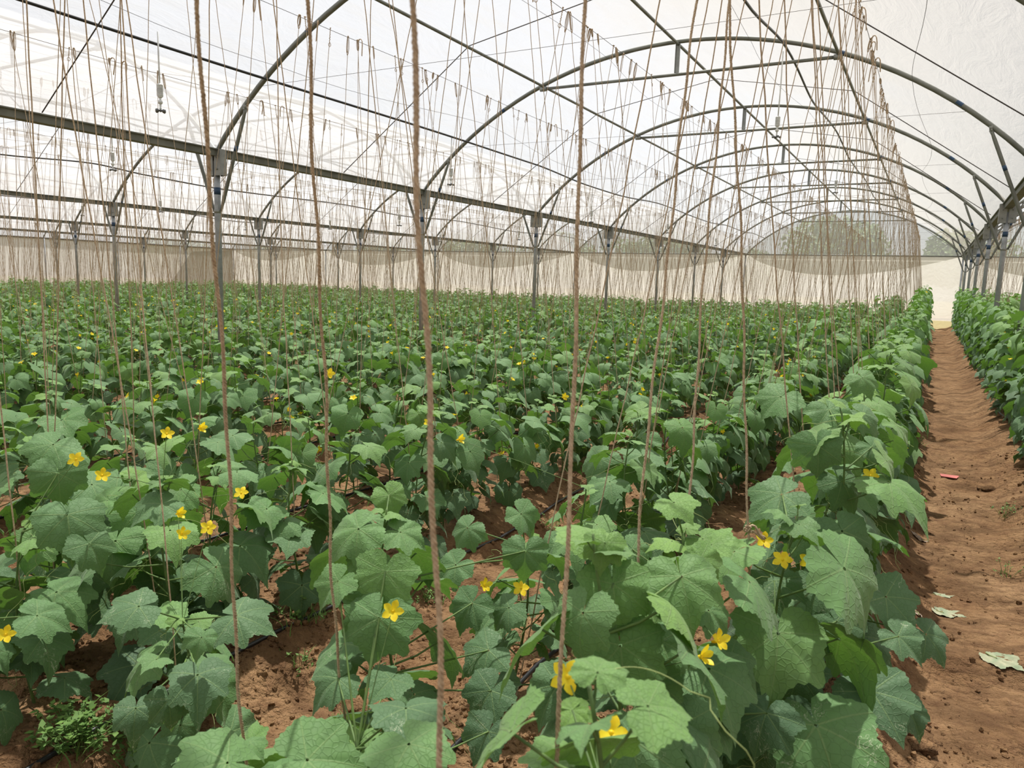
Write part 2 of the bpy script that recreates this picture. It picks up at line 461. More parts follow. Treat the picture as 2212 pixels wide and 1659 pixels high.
# roof film per vault
for i, (a, b) in enumerate(spans):
    cx = (a + b) / 2
    na = 26
    ths = np.linspace(-1, 1, na)
    A0 = math.asin(4.125 / RAD)
    yy = np.arange(YN, YE + 0.01, 0.5)
    V = []
    for y in yy:
        bay = ((y - 6.0) / 4.0) % 1.0
        bulge = 0.035 * math.sin(PI * bay) ** 2
        for t in ths:
            ang = t * A0
            R = RAD + 0.045 + bulge * math.cos(t * PI / 2) * (0.6 + 0.4 * math.sin(7 * t + y * 0.6 + i))
            V.append((cx + R * math.sin(ang) * (4.05 / 4.125 if abs(t) == 1 else 1), y, GZ + RISE - RAD + R * math.cos(ang)))
    m_ = len(yy)
    F = np.array([(q * na + j, q * na + j + 1, (q + 1) * na + j + 1, (q + 1) * na + j) for q in range(m_ - 1) for j in range(na - 1)])
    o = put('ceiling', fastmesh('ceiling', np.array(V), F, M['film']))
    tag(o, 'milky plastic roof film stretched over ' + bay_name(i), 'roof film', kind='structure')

# walls
def sheet(name, pts_a, pts_b, mat, label, cat, kind='structure', th=0.0):
    n = len(pts_a)
    o = put(name, fastmesh(name, np.array(list(pts_a) + list(pts_b)), np.array([(i, i + 1, n + i + 1, n + i) for i in range(n - 1)]), mat))
    return tag(o, label, cat, kind=kind)
XL, XR = ALLG[0], ALLG[-1]
xx = np.linspace(XL, XR, 200)
wav = lambda x: 0.02 * np.sin(x * 3.1) + 0.012 * np.sin(x * 7.7)
sheet('wall_far', [(x, YE + wav(x), 0.32) for x in xx], [(x, YE + 0.02, GZ) for x in xx], M['netting'],
      'cream insect netting closing the far end below the rail', 'wall')
sheet('trim_1', [(x, YE + 0.03, -0.05) for x in xx], [(x, YE + 0.03, 0.335) for x in xx], M['skirt'],
      'yellowish plastic skirt along the foot of the far wall', 'skirting')
yy = np.linspace(YN, YE, 120)
sheet('wall_left', [(XL + wav(y), y, -0.05) for y in yy], [(XL, y, GZ) for y in yy], M['netting'], 'white netting wall closing the far left side', 'wall')
sheet('wall_right', [(XR + wav(y), y, -0.05) for y in yy], [(XR, y, GZ) for y in yy], M['netting'], 'netting wall closing the right side', 'wall')
sheet('wall_near', [(x, YN + wav(x), -0.05) for x in xx], [(x, YN, GZ) for x in xx], M['netting'], 'netting wall behind the viewpoint', 'wall')
wi = 0
for yw, nm in ((YE, 'far'), (YN, 'near')):
    for i, (a, b) in enumerate(spans):
        cx = (a + b) / 2
        dx = np.linspace(-4.1, 4.1, 40)
        wi += 1
        sheet('window_%d' % wi, [(cx + d, yw, GZ) for d in dx], [(cx + d, yw, arch_z(d)) for d in dx], M['clear'],
              'hazy clear half-moon gable film at the %s end of %s' % (nm, bay_name(i)), 'window')
for i, (a, b) in enumerate(spans):       # the drooping second layer hanging under each far gable
    xq = np.linspace(a + 0.15, b - 0.15, 36)
    u = (xq - xq[0]) / (xq[-1] - xq[0])
    sag = 0.80 * np.sin(PI * u ** 0.8) ** 0.9 if i >= MAIN - 3 else 0.66 * np.sin(PI * u ** 0.8)
    n = len(xq)
    V = [(x, YE - 0.06, GZ - 0.03) for x in xq] + [(x, YE - 0.05, GZ - 0.03 - s) for x, s in zip(xq, sag)]
    mb = MB().add(V, [(j, j + 1, n + j + 1, n + j) for j in range(n - 1)])
    o = mb.build('gable_flap', M['flap'])
    tag(o, 'drooping grey film flap under the far rail, ' + bay_name(i), 'film flap', 'film flaps under the far gables')
# corner apron at the far left
o = MB().add([(XL + 0.08, YE - 0.1, GZ - 0.05), (XL + 0.08, YE - 0.1, 0.0), (XL + 0.08, YE - 5.2, 0.0), (XL + 0.08, YE - 3.2, GZ - 0.3)], [(0, 1, 2, 3)]).build('shade_cloth', M['flap'])
tag(o, 'tan shade cloth panel in the far left corner of the side wall', 'shade cloth')

# end rails
for i, (a, b) in enumerate(spans):
    o = MB().tube([(a + 0.05, YE - 0.02, GZ), (b - 0.05, YE - 0.02, GZ)], 0.028, 8).build('gable_rail', M['steel'])
    tag(o, 'dark horizontal steel rail at the far end, ' + bay_name(i), 'rail', 'rails along the far wall')

# gutters
for i, gx in enumerate(ALLG):
    mb = MB()
    prof = [(-0.085, 0.03), (-0.05, 0.03), (-0.045, -0.035), (0.045, -0.035), (0.05, 0.03), (0.085, 0.03), (0.085, 0.018), (0.058, 0.018), (0.054, -0.050), (-0.054, -0.050), (-0.058, 0.018), (-0.085, 0.018)]
    n = len(prof)
    V = [(gx + x, YN, GZ + z) for x, z in prof] + [(gx + x, YE, GZ + z) for x, z in prof]
    mb.add(V, [(j, (j + 1) % n, n + (j + 1) % n, n + j) for j in range(n)])
    o = mb.build('gutter_beam', M['rail'], smooth_=False)
    tag(o, 'weathered steel gutter channel, ' + line_name(i), 'gutter', 'gutters between the vaults')

# posts: pole, bracket, two braces, collar, paint band
def make_post():
    t = thing('support_post', '', 'post')
    MB().tube([(0, 0, -0.2), (0, 0, 2.25), (0, 0, GZ - 0.1)], 0.037, 14).build('pole', M['post'], t)
    MB().tube([(0, 0, 2.36), (0, 0, 2.44)], 0.0385, 14).build('paint_band', M['blue'], t)
    mb = MB()
    for s in (-1, 1):
        for yv in (-0.045, 0.041):
            mb.box(s * 0.012 if s > 0 else -0.115, 0.115 if s > 0 else -0.012, yv, yv + 0.005, GZ - 0.27, GZ + 0.02)
        mb.box(s * 0.115 - 0.003, s * 0.115 + 0.003, -0.045, 0.046, GZ - 0.27, GZ + 0.02)
    mb.box(-0.115, 0.115, -0.045, 0.046, GZ + 0.018, GZ + 0.024)
    br = mb.build('bracket', M['plate'], t, False)
    for s in (-1, 1):
        for zz in (GZ - 0.2, GZ - 0.07):
            MB().tube([(s * 0.065, -0.056, zz), (s * 0.065, -0.044, zz)], 0.009, 6).build('bolt', M['steel'], br)
    mb = MB().tube([(-0.075, 0, 2.17), (0.075, 0, 2.17)], 0.007, 6)
    mb.tube([(0, 0, 2.15), (0, 0, 2.19)], 0.042, 14)
    mb.build('collar', M['plate'], t)
    for s in (-1, 1):
        p0, p1 = np.array((s * 0.055, 0.0, 2.17)), np.array((s * 0.50, 0.0, arch_z(4.125 - 0.50) - 0.045))
        mb = MB().tube([p0, p0 + (p1 - p0) * 0.06, p0 + (p1 - p0) * 0.12, p0 + (p1 - p0) * 0.90, p0 + (p1 - p0) * 0.96, p1], 0.02, 10,
                       radii=[0.014, 0.016, 0.021, 0.021, 0.017, 0.024])
        b = mb.build('brace', M['steel'], t)
        c = MB().tube([p1 + np.array((0, -0.03, 0)), p1 + np.array((0, 0.03, 0))], 0.012, 8)
        c.tube([p1 + np.array((s * 0.01, -0.02, 0.045)), p1 + np.array((0, 0.0, 0.0))], 0.02, 8)
        c.build('clamp', M['plate'], b)
        q0, q1 = p0 + (p1 - p0) * 0.60, p0 + (p1 - p0) * 0.65
        MB().tube([q0, q1], 0.022, 10).build('paint_band', M['blue'], b)
    return t
post0 = make_post()
first = True
for i, gx in enumerate(ALLG):
    cnt = 0
    if gx in (XL, XR): continue
    for y in YS[:-1]:
        if y < YN + 1: continue
        if y >= 1: cnt += 1
        lab = ('galvanised support post, %s from camera, %s' % (nth(cnt), line_name(i))) if y >= 1 else \
              ('galvanised support post behind the viewpoint under %s' % line_name(i))
        o = post0 if first else dup(post0, (gx, y, 0))
        first = False
        o.location = (gx, y, 0)
        tag(o, lab, 'post', 'posts carrying the gutters')
# end wall posts with raking struts outside the netting
def make_endpost():
    t = thing('end_post', '', 'post')
    MB().tube([(0, -0.085, -0.2), (0, -0.085, GZ - 0.02)], 0.033, 10).build('pole', M['post'], t)
    MB().tube([(0, 0.08, GZ - 0.35), (0, 1.45, -0.3)], 0.026, 8).build('raking_strut', M['steel'], t)
    MB().tube([(0, 0.02, 1.05), (0, 0.78, 1.05)], 0.013, 6).build('tie_bar', M['steel'], t)
    return t
ep = make_endpost()
for i, gx in enumerate(ALLG):
    o = ep if i == 0 else dup(ep, (gx, YE, 0))
    o.location = (gx, YE, 0)
    tag(o, 'far wall post with raking strut, ' + line_name(i), 'post', 'posts of the far wall')
k_ = 0
for y in YS:
    if y < 8: continue
    k_ += 1
    o = dup(ep, (XL, y, 0), PI / 2)
    tag(o, 'left wall post with outer raking strut, %s from the far corner' % nth(int((34 - y) / 4) + 1), 'post', 'posts of the left wall')

# arches with tie bar and ridge hanger
def make_arch():
    t = thing('roof_arch', '', 'arch')
    A0 = math.asin(4.125 / RAD)
    aa = np.linspace(-A0, A0, 40)
    MB().tube([(RAD * math.sin(a), 0, GZ + RISE - RAD + RAD * math.cos(a)) for a in aa], 0.028, 10, False).build('hoop', M['steel'], t)
    zt = arch_z(1.98) - 0.055
    tb = MB().tube([(-1.98, 0, zt), (1.98, 0, zt)], 0.021, 8).build('tie_bar', M['steel'], t)
    for s in (-1, 1):
        MB().tube([(s * 1.98 - 0.05, 0, zt), (s * 1.98 + 0.05, 0, zt)], 0.034, 8).tube([(s * 1.98, 0, zt - 0.03), (s * 1.98, 0, zt + 0.09)], 0.026, 8).build('clamp', M['plate'], tb)
    mb = MB().box(-0.028, 0.028, -0.004, 0.004, zt + 0.005, GZ + RISE - 0.01)
    mb.box(-0.03, -0.024, -0.02, 0.004, zt + 0.02, GZ + RISE - 0.03).box(0.024, 0.03, -0.02, 0.004, zt + 0.02, GZ + RISE - 0.03)
    mb.build('hanger', M['plate'], t, False)
    for s, a in ((-1, -0.50), (1, 0.36), (1, 0.62)):
        a0, a1 = s * abs(a), s * abs(a) + 0.014
        MB().tube([(RAD * math.sin(q), 0, GZ + RISE - RAD + RAD * math.cos(q)) for q in (a0, (a0 + a1) / 2, a1)], 0.0285, 10, False).build('paint_band', M['blue'], t)
    return t
arch0 = make_arch()
first = True
for i, (a, b) in enumerate(spans):
    cnt = 0
    for y in YS:
        if y >= 1: cnt += 1
        lab = ('curved steel roof arch, %s from camera, %s' % (nth(cnt), bay_name(i))) if y >= 1 else \
              ('curved steel roof arch %s the viewpoint in %s' % ('well behind' if y < -4 else 'just behind', bay_name(i)))
        o = arch0 if first else dup(arch0, (0, 0, 0))
        first = False
        o.location = ((a + b) / 2, y - 0.04 if y > 33 else y + 0.04 if y < YN + 1 else y, 0)
        tag(o, lab, 'arch', 'arches of the roof')

# purlins, thin mid-bay rods
for i, (a, b) in enumerate(spans):
    cx = (a + b) / 2
    for dx, nm in ((-1.98, 'left'), (0, 'ridge'), (1.98, 'right')):
        z = arch_z(abs(dx)) - (0.035 if dx == 0 else 0.02)
        o = MB().tube([(cx + dx, y, z) for y in np.linspace(YN, YE, 21)], 0.019, 8).build('roof_purlin', M['steel'])
        tag(o, 'long dark steel purlin on the %s of %s' % (nm if nm == 'ridge' else nm + ' shoulder', bay_name(i)), 'purlin', 'purlins of the roof')
    cnt = 0
    for y in YS[:-1]:
        if i < MAIN - 2 and y < 9: continue
        yy_ = y + 2
        if yy_ < 1: continue
        cnt += 1
        pts = [(cx - 4.0, GZ + 0.03)] + [(cx + d, arch_z(abs(d)) + 0.0) for d in (-1.98, 0, 1.98)] + [(cx + 4.0, GZ + 0.03)]
        P = []
        for p, q in zip(pts[:-1], pts[1:]):
            for u in np.linspace(0, 1, 5)[:-1]:
                P.append((p[0] + (q[0] - p[0]) * u, yy_, p[1] + (q[1] - p[1]) * u))
        P.append((pts[-1][0], yy_, pts[-1][1]))
        o = MB().tube(P, 0.006, 5, False).build('stay_rod', M['wire'])
        tag(o, 'thin stay rod between arches, %s from camera, %s' % (nth(cnt), bay_name(i)), 'rod', 'stay rods between the arches')

# film wires: light dark lines drawn along and across under the film
for i in range(max(0, MAIN - 1), MAIN + 2):
    a, b = spans[i]; cx = (a + b) / 2
    for q, d in enumerate((-3.0, -1.0, 1.0, 2.9)):
        P = [(cx + d + 0.10 * math.sin(y * 0.8 + q), y, arch_z(abs(d + 0.10 * math.sin(y * 0.8 + q))) - 0.045 - 0.05 * abs(math.sin((y - 6) * PI / 4 * 1.0))) for y in np.arange(-2, 34, 0.5)]
        o = MB().tube(P, 0.0022, 4, False).build('film_wire', M['wire'])
        tag(o, 'hair-thin wire under roof film, %s from left, %s' % (nth(q + 1), bay_name(i)), 'wire', 'thin wires under the roof film')

# fogger hoses and foggers
def hose(x, pts, label):
    g = max(q for q in ALLG if q < x)
    top = arch_z(abs(x - g - 4.125) + 0.03) - 0.05
    P = np.array([(x, y, min(z + HZ, top)) for y, z in pts])
    t = np.arange(len(P)); tt = np.linspace(0, len(P) - 1, len(P) * 6)
    Q = np.stack([np.interp(tt, t, P[:, j]) for j in range(3)], -1)
    K = np.array([1, 3, 5, 3, 1.0]); K /= K.sum()
    for _ in range(2):
        Z_ = np.pad(Q[:, 2], 2, 'edge'); Q[:, 2] = sum(K[j] * Z_[j:j + len(Q)] for j in range(5))
    Q[:, 0] += 0.025 * np.sin(Q[:, 1] * 0.9 + x)
    o = MB().tube(Q, 0.0145, 8).build('fogger_hose', M['black'])
    return tag(o, label, 'hose', 'black fogger hoses')
wave = lambda z0, amp, ph: [(y, z0 + amp * math.sin((y + ph) * PI / 4.0) * (0.6 + 0.4 * math.sin(y * 0.37))) for y in np.arange(-4, 33.6, 1.0)]
hose(-1.85, [(-4, 2.85), (0, 2.83), (4, 2.70), (6.2, 2.86), (7.9, 2.72), (9.72, 2.90), (12, 2.72), (14.1, 2.88), (15.6, 2.91), (17.5, 2.70), (20, 2.80), (22.05, 2.91), (25, 2.70), (27.5, 2.88), (30, 2.70), (33.5, 2.88)],
     'sagging black hose hanging right of the ridge in the main vault')
hose(-6.47, [(-4, 2.15), (0, 2.2), (3.9, 2.19), (4.95, 2.17), (6.0, 2.11), (7.8, 2.09), (9.8, 2.08), (11.7, 2.14), (12.6, 2.1), (14.3, 1.95), (16.5, 1.93), (18.8, 2.13), (20, 2.08), (22.5, 1.96), (24.5, 1.95), (26.5, 2.14), (29, 1.98), (31, 2.1), (33.5, 2.0)],
     'black hose along the left haunch of the main vault')
hose(-10.1, [(-4, 2.0), (1, 2.02), (5.1, 2.03), (6.1, 2.06), (7.3, 1.95), (8.4, 1.92), (10.5, 2.12), (12.8, 1.76), (14.3, 1.9), (15.3, 1.97), (17.8, 1.75), (20, 1.95), (23, 1.8), (26, 2.0), (29, 1.8), (33.5, 1.95)],
     'wavy black hose in the right half of the first vault on the left')
hose(-14.7, [(-4, 1.9), (3, 1.95), (7.3, 1.9), (9.0, 2.02), (10, 1.93), (12.1, 1.84), (16.2, 1.93), (19, 1.8), (22, 1.95), (26, 1.8), (30, 1.95), (33.5, 1.85)],
     'wavy black hose in the left half of the first vault on the left')
hose(-18.4, wave(1.95, 0.12, 1), 'black hose in the right half of the second vault on the left')
hose(-23.0, wave(1.9, 0.12, 2.5), 'black hose in the left half of the second vault on the left')
hose(-26.7, wave(1.95, 0.12, 0), 'black hose in the right half of the third vault on the left')
hose(6.4, wave(2.2, 0.12, 0), 'black hose in the first vault right of the aisle')

def make_fogger():
    t = thing('fogger', '', 'fogger')
    L = 0.47
    MB().tube([(0, 0, 0.0), (0.004, 0, -L * 0.5), (0, 0, -L)], 0.0075, 8).build('drop_tube', M['whiteplastic'], t)
    prof = [(0.012, -L + 0.01), (0.027, -L)]
    for k in range(8):
        z = -L - 0.004 - k * 0.0125
        prof += [(0.029, z), (0.029, z - 0.007), (0.024, z - 0.0085), (0.024, z - 0.012)]
    prof += [(0.028, -L - 0.106), (0.012, -L - 0.118)]
    MB().lathe(prof, 14).build('ribbed_weight', M['whiteplastic'], t)
    z = -L - 0.115
    MB().lathe([(0.008, z), (0.012, z - 0.006), (0.008, z - 0.02), (0.02, z - 0.03), (0.023, z - 0.042), (0.018, z - 0.055), (0.008, z - 0.062), (0.010, z - 0.07), (0.007, z - 0.09), (0.011, z - 0.098), (0.008, z - 0.11)], 12).build('check_valve', M['whiteplastic'], t)
    zc = z - 0.118
    h = MB().lathe([(0.006, zc + 0.014), (0.012, zc + 0.006), (0.012, zc - 0.006), (0.006, zc - 0.012)], 10).build('cross_head', M['greyplastic'], t)
    for k in range(4):
        a = k * PI / 2 + 0.5
        c, s = math.cos(a), math.sin(a)
        mb = MB().tube([(0.008 * c, 0.008 * s, zc), (0.030 * c, 0.030 * s, zc), (0.032 * c, 0.032 * s, zc), (0.050 * c, 0.050 * s, zc - 0.004), (0.058 * c, 0.058 * s, zc - 0.006)], 0.006, 8, radii=[0.006, 0.006, 0.014, 0.015, 0.006])
        mb.build('nozzle', M['greyplastic'], h)
    return t
fog = make_fogger()
spots = []
def hz(x, y, tab): return None
for n_, (y, z) in enumerate(((9.75, 2.80), (16.0, 2.83), (22.8, 2.78), (29.4, 2.75))): spots.append((-1.85, y, z, 'main vault right of its ridge', n_ + 1, 1.62))
for n_, (y, z) in enumerate(((4.66, 2.16), (9.5, 2.07), (14.8, 1.93), (20.0, 2.05), (25.2, 1.98), (30.4, 2.0))): spots.append((-6.47, y, z, 'main vault along its left haunch', n_ + 1, 1.0))
for n_, (y, z) in enumerate(((2.0, 2.02), (6.5, 2.03), (12.9, 1.75), (18.2, 1.76), (24.0, 1.85), (29.5, 1.82))): spots.append((-10.1, y, z, 'first vault on the left, right half', n_ + 1, 1.0))
for n_, (y, z) in enumerate(((5.5, 1.9), (10.5, 1.9), (15.7, 1.9), (21, 1.86), (27, 1.83))): spots.append((-14.7, y, z, 'first vault on the left, left half', n_ + 1, 1.0))
for n_, y in enumerate((6, 11, 16, 22)): spots.append((-18.4, y, 1.92, 'second vault on the left', n_ + 1, 1.0))
for j, (x, y, z, nm, k, st) in enumerate(spots):
    o = fog if j == 0 else dup(fog, (x, y, z + HZ))
    o.location = (x, y, z + HZ)
    o.rotation_euler = (0, 0, j * 0.7)
    tag(o, 'white hanging fogger, %s from camera, %s' % (nth(k), nm), 'fogger', 'foggers hanging from the hoses')
    for ch in o.children:
        if ch.name.startswith('drop_tube'): ch.scale = (1, 1, st)
        else: ch.location = (0, 0, -0.47 * (st - 1))

# trellis wires and their cross wires
WZ = 2.0 + HZ
BEDS = [AISLE - PITCHX / 2 - PITCHX * j for j in range(-4, 21)]      # bed centres, right to left
BEDS = [b for b in BEDS if XL + 0.75 < b < 9.0]
def wire_z(c):
    g = min(c - q for q in ALLG if q < c); h = min(q - c for q in ALLG if q >= c)
    return min(WZ, arch_z(abs(g - h) / 2) - 0.30)
def bed_name(c):
    j = int(round((AISLE - PITCHX / 2 - c) / PITCHX))
    return ('the bed left of the aisle' if j == 0 else 'the %s bed left of the aisle' % nth(j + 1)) if j >= 0 else \
           ('the bed right of the aisle' if j == -1 else 'the %s bed right of the aisle' % nth(-j))
for c in BEDS:
    P = [(c + 0.01 * math.sin(y), y, wire_z(c) - 0.012 * abs(math.sin((y - 6) * PI / 4))) for y in np.arange(YN, 33.9, 1.0)]
    o = MB().tube(P, 0.0022 if c > -12 else 0.003, 4, False).build('trellis_wire', M['wire'])
    tag(o, 'taut overhead wire the strings hang from, ' + bed_name(c), 'wire', 'trellis wires over the beds')
for i, (a, b) in enumerate(spans):
    cnt = 0
    if b > 10: continue
    dx = math.sqrt(RAD ** 2 - (RAD - (GZ + RISE - WZ)) ** 2) - 0.03
    cx = (a + b) / 2
    for y in YS:
        if y < 1: continue
        cnt += 1
        o = MB().tube([(cx - dx, y, WZ - 0.004), (cx, y, WZ - 0.012), (cx + dx, y, WZ - 0.004)], 0.002, 4, False).build('cross_wire', M['wire'])
        tag(o, 'thin trellis cross wire, %s from camera, %s' % (nth(cnt), bay_name(i)), 'wire', 'cross wires of the trellis')

# ------------------------------------------------------------------ leaves
OUT_T = np.array([0, 12, 25, 38, 50, 60, 75, 90, 105, 120, 140, 155, 168, 176, 180.0])
OUT_R = np.array([1.06, .85, .735, .765, .94, .82, .72, .745, .84, .715, .655, .60, .46, .20, .05])
def outline(th):
    return np.interp(np.degrees(np.abs((th + PI) % (2 * PI) - PI)), OUT_T, OUT_R)
def leaf_grid(lod):
    if lod == 'low':
        th = np.linspace(-PI, PI, 11)[:-1] + 0.0
        r = outline(th); r = np.maximum(r, 0.12)
        th = np.append(th, 0); t = np.append(np.ones(10), 0.0)
        rr = np.append(r, 0.0)
        F = np.array([(10, j, (j + 1) % 10) for j in range(10)])
        return th, rr, t, F, 3
    nth_, ts = (64, [.04, .22, .42, .62, .80, .93, 1.0]) if lod == 'hi' else (24, [.06, .40, .75, 1.0])
    th1 = np.linspace(-PI, PI, nth_ + 1)[:-1]
    r1 = outline(th1)
    serr = 1 + (0.028 if lod == 'hi' else 0.015) * np.where(np.arange(nth_) % 2 == 0, 1, -1)
    th, rr, t = [], [], []
    for q in ts:
        th.append(th1); t.append(np.full(nth_, q)); rr.append(r1 * q * (serr if q == 1.0 else 1))
    F = np.array([(a * nth_ + j, (a + 1) * nth_ + j, (a + 1) * nth_ + (j + 1) % nth_, a * nth_ + (j + 1) % nth_) for a in range(len(ts) - 1) for j in range(nth_)])
    return np.concatenate(th), np.concatenate(rr), np.concatenate(t), F, 4
GRID = {k: leaf_grid(k) for k in ('hi', 'mid', 'low')}

def leaf_verts(lod, n, r):
    """n blades, unit size: (n, m, 3) local verts and (m, 2) blade coordinates"""
    th, rr, t, F, k = GRID[lod]
    asym = r.uniform(-0.10, 0.10, (n, 1))
    wid = r.uniform(0.90, 1.10, (n, 1))
    jag = 1 + 0.025 * np.sin(th[None] * 5 + r.uniform(0, 6, (n, 1))) * t[None]
    x = rr[None] * np.sin(th)[None] * jag * wid * (1 + asym * np.sign(th)[None])
    y = rr[None] * np.cos(th)[None] * jag
    rho = np.sqrt(x * x + y * y)
    cup = r.uniform(0.10, 0.42, (n, 1)); tip = r.uniform(0.05, 0.50, (n, 1)); fold = r.uniform(-0.05, 0.22, (n, 1))
    ph1, ph2 = r.uniform(0, 6, (n, 1)), r.uniform(0, 6, (n, 1))
    z = -cup * rho ** 2 - tip * np.maximum(y, 0) ** 2.2 * 0.8 + fold * np.abs(x)
    z = z - 0.30 * cup * np.maximum(-y, 0) + 0.055 * rho * np.abs(np.sin(np.degrees(th)[None] / 51.0 * PI)) 
    z = z + rho ** 2 * (0.07 * np.sin(3 * th[None] + ph1) + 0.045 * np.sin(7 * th[None] + ph2) + (0.02 * np.sin(13 * th[None] + ph1) if lod == 'hi' else 0))
    return np.stack([x, y, z], -1), np.stack([rr * np.sin(th), rr * np.cos(th)], -1), F, k

def leaf_layout(seed, h, lean=(0, 0), step=0.046, big=1.12, leafy=1.5, face=None):
    """where the blades of one vine sit: junction point, frame, size, age; and its petioles"""
    r = np.random.RandomState(seed)
    ph = r.uniform(0, 6)
    def stem(z):
        u = z / max(h, 0.1)
        return np.array([lean[0] * u + 0.022 * math.sin(z * 7 + ph), lean[1] * u + 0.022 * math.cos(z * 6 + ph), z])
    L, pet = [], []
    z, az = 0.05, r.uniform(0, 6)
    while z < h - 0.005:
        a = (h - z)
        grow = float(smooth(0.0, 0.26, a + 0.02))
        size = (0.024 + (0.118 * big - 0.024) * grow) * r.uniform(0.80, 1.16)
        if z < 0.22: size *= 0.86
        reps = 1 + (z < 0.62 * h and r.rand() < 0.45 * leafy) 
        for q in range(reps):
            if q: size *= r.uniform(0.6, 0.85)
            aa = az + q * r.uniform(1.5, 3.5)
            if face is not None and r.rand() < 0.35: aa = face + r.normal(0, 0.7)
            o_ = np.array([math.sin(aa), math.cos(aa), 0])
            el = math.radians(r.uniform(12, 42) if a > 0.12 else r.uniform(45, 75))
            pl = size * r.uniform(0.85, 1.35) + (0.02 if a > 0.1 else 0)
            p0 = stem(z)
            p1 = p0 + o_ * pl * math.cos(el) + np.array([0, 0, pl * math.sin(el)])
            droop = math.radians(r.uniform(12, 58) if a > 0.12 else r.uniform(-35, 15))
            yv = o_ * math.cos(droop) - np.array([0, 0, math.sin(droop)])
            yaw = r.normal(0, 0.35); 
            xv0 = np.cross(yv, [0, 0, 1]); xv0 /= np.linalg.norm(xv0)
            zv0 = np.cross(xv0, yv)
            rl = r.normal(0, 0.28)
            xv = xv0 * math.cos(rl) + zv0 * math.sin(rl)
            zv = np.cross(xv, yv)
            if p1[2] < 0.05: p1[2] = 0.05 + r.rand() * 0.03
            age = float(np.clip(0.04 + 1.05 * a / max(h, 0.7) + r.normal(0, 0.10), 0, 1))
            L.append((p1, np.stack([xv, yv, zv], 0), size, age, r.rand(), 1.0 if (age > 0.45 and r.rand() < 0.5) else 0.0))
            pet.append((p0, (p0 + p1) / 2 + np.array([0, 0, -0.1 * pl]) * 0.6, p1, size))
        az += 2.4 + r.normal(0, 0.35)
        z += step * r.uniform(0.75, 1.25) * (0.75 if a < 0.15 else 1.0)
    return L, pet, stem, r

def leaves_arrays(L, lod, r, lift=None):
    n = len(L)
    V, uv, F, k = leaf_verts(lod, n, r)
    B = np.array([l[1] for l in L]); s = np.array([l[2] for l in L]); P = np.array([l[0] for l in L])
    W = np.einsum('nmi,nij->nmj', V * s[:, None, None], B) + P[:, None]
    m = V.shape[1]
    Fa = (F[None] + np.arange(n)[:, None, None] * m).reshape(-1, k)
    tint = np.repeat(np.array([(l[3], l[4], l[5], 1.0) for l in L]), m, axis=0)
    return W.reshape(-1, 3), Fa, np.tile(uv, (n, 1)), tint, k

def leafmesh(name, W, F, uv, tint, k, mat):
    me = bpy.data.meshes.new(name)
    me.vertices.add(len(W)); me.vertices.foreach_set('co', np.asarray(W, np.float32).ravel())
    me.loops.add(F.size); me.loops.foreach_set('vertex_index', np.asarray(F, np.int32).ravel())
    me.polygons.add(len(F)); me.polygons.foreach_set('loop_start', np.arange(len(F), dtype=np.int32) * k)
    me.materials.append(mat)
    me.update(calc_edges=True)
    u = me.uv_layers.new(name='uv'); u.data.foreach_set('uv', uv[F.ravel()].astype(np.float32).ravel())
    a = me.color_attributes.new('tint', 'FLOAT_COLOR', 'POINT'); a.data.foreach_set('color', tint.astype(np.float32).ravel())
    me.polygons.foreach_set('use_smooth', [True] * len(me.polygons))
    return me

def stem_mesh(stem, pet, h, hi):
    mb = MB()
    zs = np.linspace(-0.04, h - 0.01, 26 if hi else 9)
    P = np.array([stem(max(z, 0)) if z >= 0 else stem(0) + np.array([0, 0, z]) for z in zs])
    mb.tube(P, 0.004, 7 if hi else 4, radii=0.0048 - 0.0022 * (zs / h).clip(0, 1))
    for p0, pm, p1, s in pet:
        mb.tube([p0, pm, p1], 0.0022, 6 if hi else 3, False, radii=np.array([0.0030, 0.0024, 0.0020]) * (0.55 + 0.45 * min(1, s / 0.10)))
    return mb

def tendrils(stem, h, r, n, hi=True):
    mb = MB()
    for _ in range(n):
        z = r.uniform(0.35 * h, h); p = stem(z)
        a = r.uniform(0, 2 * PI); l = r.uniform(0.10, 0.26); up = r.uniform(-0.3, 0.8)
        P = []
        for u in np.linspace(0, 1, 22):
            d = np.array([math.sin(a + 1.2 * u), math.cos(a + 1.2 * u), up - 0.9 * u])
            q = p + d * l * u
            if u > 0.6:
                c = (u - 0.6) * 28; q = q + 0.010 * np.array([math.cos(c), math.sin(c), math.sin(c * 0.5)])
            P.append(q)
        mb.tube(P, 0.0007, 4, False)
    return mb

# flowers: five pointed petals, a short tube behind
def flower_mesh(seed, closed=0.0):
    r = np.random.RandomState(seed); mb = MB()
    for k in range(5):
        a = k * 2 * PI / 5 + r.normal(0, 0.06); L = 0.0235 * r.uniform(0.9, 1.1); w = 0.0088
        c, s = math.cos(a), math.sin(a)
        rows = []
        curl = r.uniform(-0.004, 0.005)
        for u, ww in ((0.0, .35), (.25, .72), (.5, 1.0), (.75, .74), (.92, .32), (1.0, .05)):
            rad = 0.003 + L * u * (1 - 0.55 * closed)
            z = 0.004 + L * u * closed * 1.1 + curl * u * u + 0.003 * math.sin(u * PI)
            for q in (-1, 0, 1):
                rows.append((c * rad - s * q * w * ww * (1 - .3 * closed), s * rad + c * q * w * ww * (1 - .3 * closed), z + (0.0022 if q == 0 else 0) * -1 * math.sin(u * PI)))
        mb.add(rows, [(i * 3 + j, i * 3 + j + 1, i * 3 + j + 4, i * 3 + j + 3) for i in range(5) for j in range(2)])
    mb.lathe([(0.0022, -0.012), (0.0034, -0.006), (0.0042, 0.004), (0.0015, 0.007)], 8)
    return mb.mesh('flower', M['petal'])
FLOWER = [flower_mesh(1), flower_mesh(2, 0.2), flower_mesh(3, 0.65), flower_mesh(4, 0.35)]
